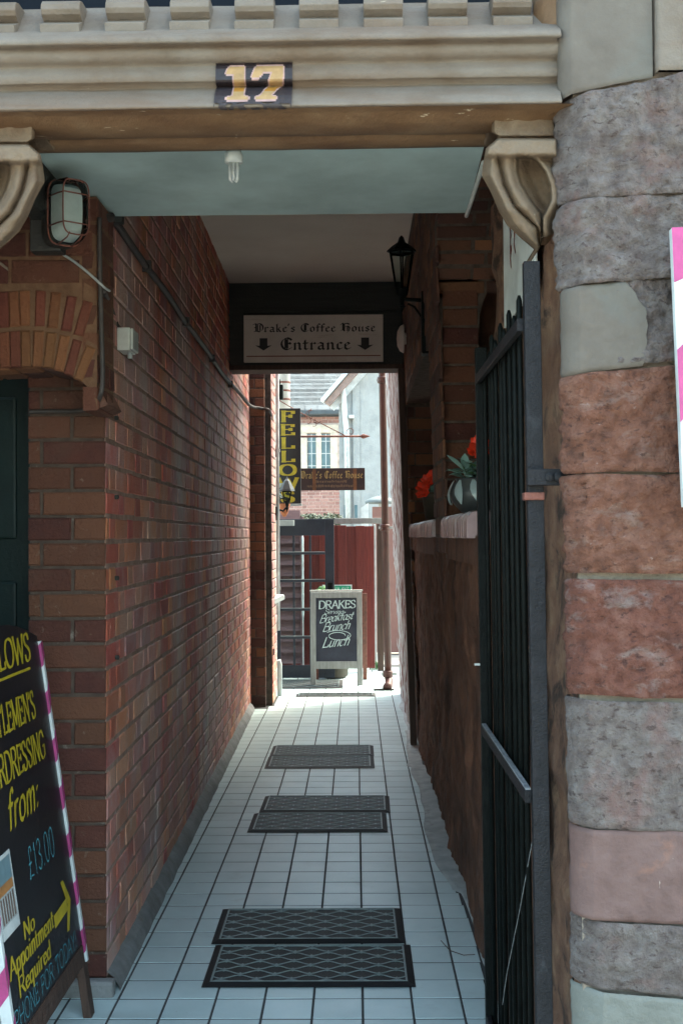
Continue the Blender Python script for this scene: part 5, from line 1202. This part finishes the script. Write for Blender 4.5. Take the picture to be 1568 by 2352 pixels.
part('stem', MB().tube([c + Vector((0, 0, .1)), c + Vector((.02, -.02, .26))], .003, 6).tube([c + Vector((0, 0, .1)), c + Vector((.09, 0, .36))], .003, 6).tube([c + Vector((0, 0, .1)), c + Vector((.10, -.05, .22))], .003, 6), LEAFG, p1)
for off, m, r_ in (((.015, -.03, .275), REDF, .052), ((.03, -.02, .235), REDF, .04), ((.098, -.02, .375), PINKF, .042), ((.09, -.01, .42), REDF, .035), ((.105, -.05, .235), PINKF, .036), ((.0, .04, .25), REDF, .04)): flower(p1, c + Vector(off), r_, m, rng)
p2 = thing('flower_pot', 'dark tapered pot with orange red flowers on the far low wall', 'flower pot', (.46, 6.6, 1.59))
c = Vector((at(993, 1190, 6.5).x, 6.5, 1.592))
part('pot', MB().lathe([(.035, 0), (.040, .002), (.058, .12), (.064, .124), (.064, .15), (.056, .15), (.052, .13)], c, 20), POTD, p2, smooth=True)
plant(p2, c + Vector((0, 0, .14)), 26, .03, .07, .022, LEAFP, rng); 
part('stem', MB().tube([c + Vector((0, 0, .12)), c + Vector((-.05, -.02, .22))], .003, 6).tube([c + Vector((0, 0, .12)), c + Vector((0, -.02, .28))], .003, 6), LEAFG, p2)
for px, py, r_ in ((968, 1122, .042), (975, 1134, .035), (978, 1104, .036), (992, 1093, .045), (985, 1112, .03), (966, 1138, .03)): flower(p2, at(px, py, 6.44), r_, REDF, rng, 6)

# ------------------------------------------------------------------ buildings beyond
Yh = 30.0; h = lambda px, py: at(px, py, Yh)
ho = thing('brick_house', 'pink brick house with pale slate roof and leaded window beyond the yard', 'house', (-1.5, Yh, 0))
xr_ = h(790, 1000).x; xl_ = -6.5; ze = h(720, 955).z
wx = [h(694, 1).x, h(697, 1).x]
part('wall', MB().box(xl_, xr_ + 1.2, Yh + .05, Yh + 5, 0, ze), mat('house_mortar', (.52, .42, .38), 9, .9, .2), ho)
zl1_ = h(700, 997).z; W0, W1, V0, V1 = h(680, 1).x, h(768, 1).x, h(700, 1092).z, h(700, 976).z
rc = courses(0, 3.6, 1.9, ze, lambda u_, z: not (W0 - .02 < xr_ + .6 - 3.6 + u_ < W1 + .02 and V0 - .02 < z < V1 + .02))
lay(ho, (xr_ + .6 - 3.6, Yh + .04, 0), (1, 0, 0), (0, -1, 0), rc, BRP, 0, D=.05)
part('window_surround', MB().box(W0 - .05, W1 + .02, Yh - .03, Yh + .05, zl1_ + .031, V1), CREAM, ho)
L1, L2 = (h(698.5, 1).x, h(719, 1).x), (h(731, 1).x, h(751.5, 1).x); zl0, zl1 = h(700, 1098).z, h(700, 997).z
part('mullion', MB().box(W0, L1[0], Yh - .02, Yh + .049, V0 - .039, zl1 + .03).box(L1[1], L2[0], Yh - .02, Yh + .049, V0 - .039, zl1 + .03).box(L2[1], W1, Yh - .02, Yh + .049, V0 - .039, zl1 + .03), CREAM, ho)
for a, b in (L1, L2):
    wn = part('window', MB().box(a, b, Yh + .02, Yh + .045, zl0, zl1), GLASSD, ho)
    lm = MB(); lm.box((a + b) / 2 - .012, (a + b) / 2 + .012, Yh + .008, Yh + .019, zl0, zl1)
    for k in range(1, 4): z = zl0 + (zl1 - zl0) * k / 3.6; lm.box(a, b, Yh + .007, Yh + .018, z - .012, z + .012)
    part('leading', lm, PLASTG, wn)
part('gutter', MB().box(xl_, xr_ + .3, Yh - .30, Yh - .1, ze - .0, h(720, 944).z), LEAD, ho, bev=.02)
part('fascia', MB().box(xl_, xr_ + .3, Yh - .1, Yh + .06, ze - .02, h(720, 948).z), LEAD, ho)
za = h(720, 943).z; sl_ = MB()
nrow = 24
for r_ in range(nrow):
    for k in range(20):
        x = xr_ + .6 - .32 * k + (.16 if r_ % 2 else 0); z = za + r_ * .13; y = Yh - .25 + r_ * .13
        sl_.add([(x, y, z), (x - .31, y, z), (x - .31, y + .22, z + .22), (x, y + .22, z + .22)], [(0, 3, 2, 1)])
part('slate_courses', sl_, SLATE, ho, kind='stuff', fix=False)
part('roof', MB().add([(xl_, Yh - .2, za - .03), (xr_ + .9, Yh - .2, za - .03), (xr_ + .9, Yh + 3.2, za + 3.37), (xl_, Yh + 3.2, za + 3.37)], [(0, 1, 2, 3)]), SLATE, ho, fix=False)
Yg = 20.0; q = lambda px, py: at(px, py, Yg)
gb = thing('rendered_house', 'grey rendered gable house with white bargeboard and downpipe', 'house', (1.5, Yg, 0))
gx0 = q(780, 1000).x
prof_g = [Vector((gx0, Yg, 0)), Vector((6.5, Yg, 0)), Vector((6.5, Yg, 6.0)), Vector((gx0 + 1.6, Yg, q(779, 925).z + 1.75)), Vector((gx0, Yg, q(779, 925).z))]
part('wall', MB().prism(prof_g, (0, 6, 0)), RENDG, gb)
part('quoin', MB().box(gx0 - .01, q(796, 1).x, Yg - .03, Yg - .001, 0, q(785, 925).z), RENDG, gb)
part('quoin', MB().box(q(803, 1).x, q(818, 1).x, Yg - .03, Yg - .001, 0, q(785, 885).z), RENDG, gb)
vA, vB = q(757, 935), q(830, 850)
vd = (vB - vA).normalized(); vn = Vector((-vd.z, 0, vd.x))
part('bargeboard', MB().prism([vA, vA + vd * 3, vA + vd * 3 - vn * .10, vA - vn * .10], (0, -.04, 0)).prism([vA - vd * .0 - Vector((.10, 0, -.06)), vA + vd * 3 - Vector((.10, 0, -.06)), vA + vd * 3 - Vector((.10, 0, -.06)) + vn * .07, vA - Vector((.10, 0, -.06)) + vn * .07], (0, -.30, 0)), WHT, gb)
part('verge_soffit', MB().prism([vA, vA + vd * 3, vA + vd * 3 + vn * .10, vA + vn * .10], (0, -.22, 0)), mat('soffit_brown', (.26, .19, .165), 9, .8, .1), gb)
part('downpipe', MB().tube([q(785, 868) + Vector((0, -.10, 0)), q(788, 900) + Vector((0, -.09, 0)), q(796, 1000) + Vector((0, -.09, 0)), q(799, 1200) + Vector((0, -.09, 0))], .048, 10), WHT, gb, smooth=True)
part('pipe_bracket', MB().box(q(794, 1).x, q(806, 1).x, Yg - .15, Yg - .03, q(800, 962).z, q(800, 955).z), WHT, gb)
for a, b in ((782, 790), (806, 812)): part('window', MB().box(q(a, 1).x, q(b, 1).x, Yg - .045, Yg - .031, q(800, 1200).z, q(800, 1160).z), GLASSD, gb)
part('stain', MB().box(q(825, 1).x, q(826, 1).x, Yg - .002, Yg - .001, q(800, 1050).z, q(800, 1047).z), RENDG, gb)
Yk = 16.0; kq = lambda px, py: at(px, py, Yk)
pr_ = thing('garden_parasol', 'grey folded canopy edge beyond the red fence', 'parasol', kq(860, 1190))
c = kq(872, 1152)
part('canopy', MB().lathe([(.20, -.03), (.205, 0), (.17, .03), (.1, .06), (.02, .08)], c, 16), mat('canopy_grey', (.13, .16, .16), 6, .8, .05), pr_, smooth=True)
part('pole', MB().tube([(c.x, Yk, 0), (c.x, Yk, c.z + .1)], .02, 8), PLASTG, pr_)
Yw = 15.0; o = thing('garden_wall', 'low brick garden wall with white render behind the fence', 'wall', at(870, 1200, Yw))
part('wall', MB().box(at(846, 1).x if False else at(846, 1, Yw).x, 3, Yw, Yw + .2, 0, at(860, 1164, Yw).z), BRP, o)
part('render', MB().prism([at(829, 1250, Yw), at(846, 1250, Yw), at(846, 1155, Yw), at(829, 1166, Yw)], (0, .19, 0)), WHT, o)
# clipped hedge: leaf clumps
hd = thing('hedge', 'clipped green hedge beyond the yard under the brick house', 'hedge', at(740, 1190, 17))
hm = MB(); rng = random.Random(5); xh0, xh1 = at(640, 1, 17).x - .6, at(772, 1, 17).x; zh = at(740, 1187, 17).z
for k in range(2600):
    b = Vector((rng.uniform(xh0, xh1), rng.uniform(16.9, 17.4), rng.uniform(.6, zh + rng.uniform(-.03, .03))))
    if rng.random() < .5: b.z = zh + rng.uniform(-.10, .02)
    leaf(hm, b, (rng.uniform(-1, 1), rng.uniform(-1, .3), rng.uniform(-.2, 1)), .07, .022)
part('leaves', hm, HEDGE, hd, fix=False)
part('branches', MB().box(xh0 + .05, xh1 - .05, 17.05, 17.3, 0, zh - .12), mat('hedge_core', (.04, .06, .03), 20, .9, .2), hd)
o = part('grass_tuft', MB(), LEAFG); bpy.data.objects.remove(o)
tg = MB(); rng = random.Random(6); c = Vector((at(859, 1530, 13.05).x, 13.05, 0))
for k in range(30): leaf(tg, c + Vector((rng.uniform(-.05, .05), rng.uniform(-.05, .05), 0)), (rng.uniform(-.4, .4), rng.uniform(-.4, .4), 1), .14, .008)
o = part('weed', tg, LEAFG, fix=False); tag(o, 'small green weed at the foot of the white post', 'plant')
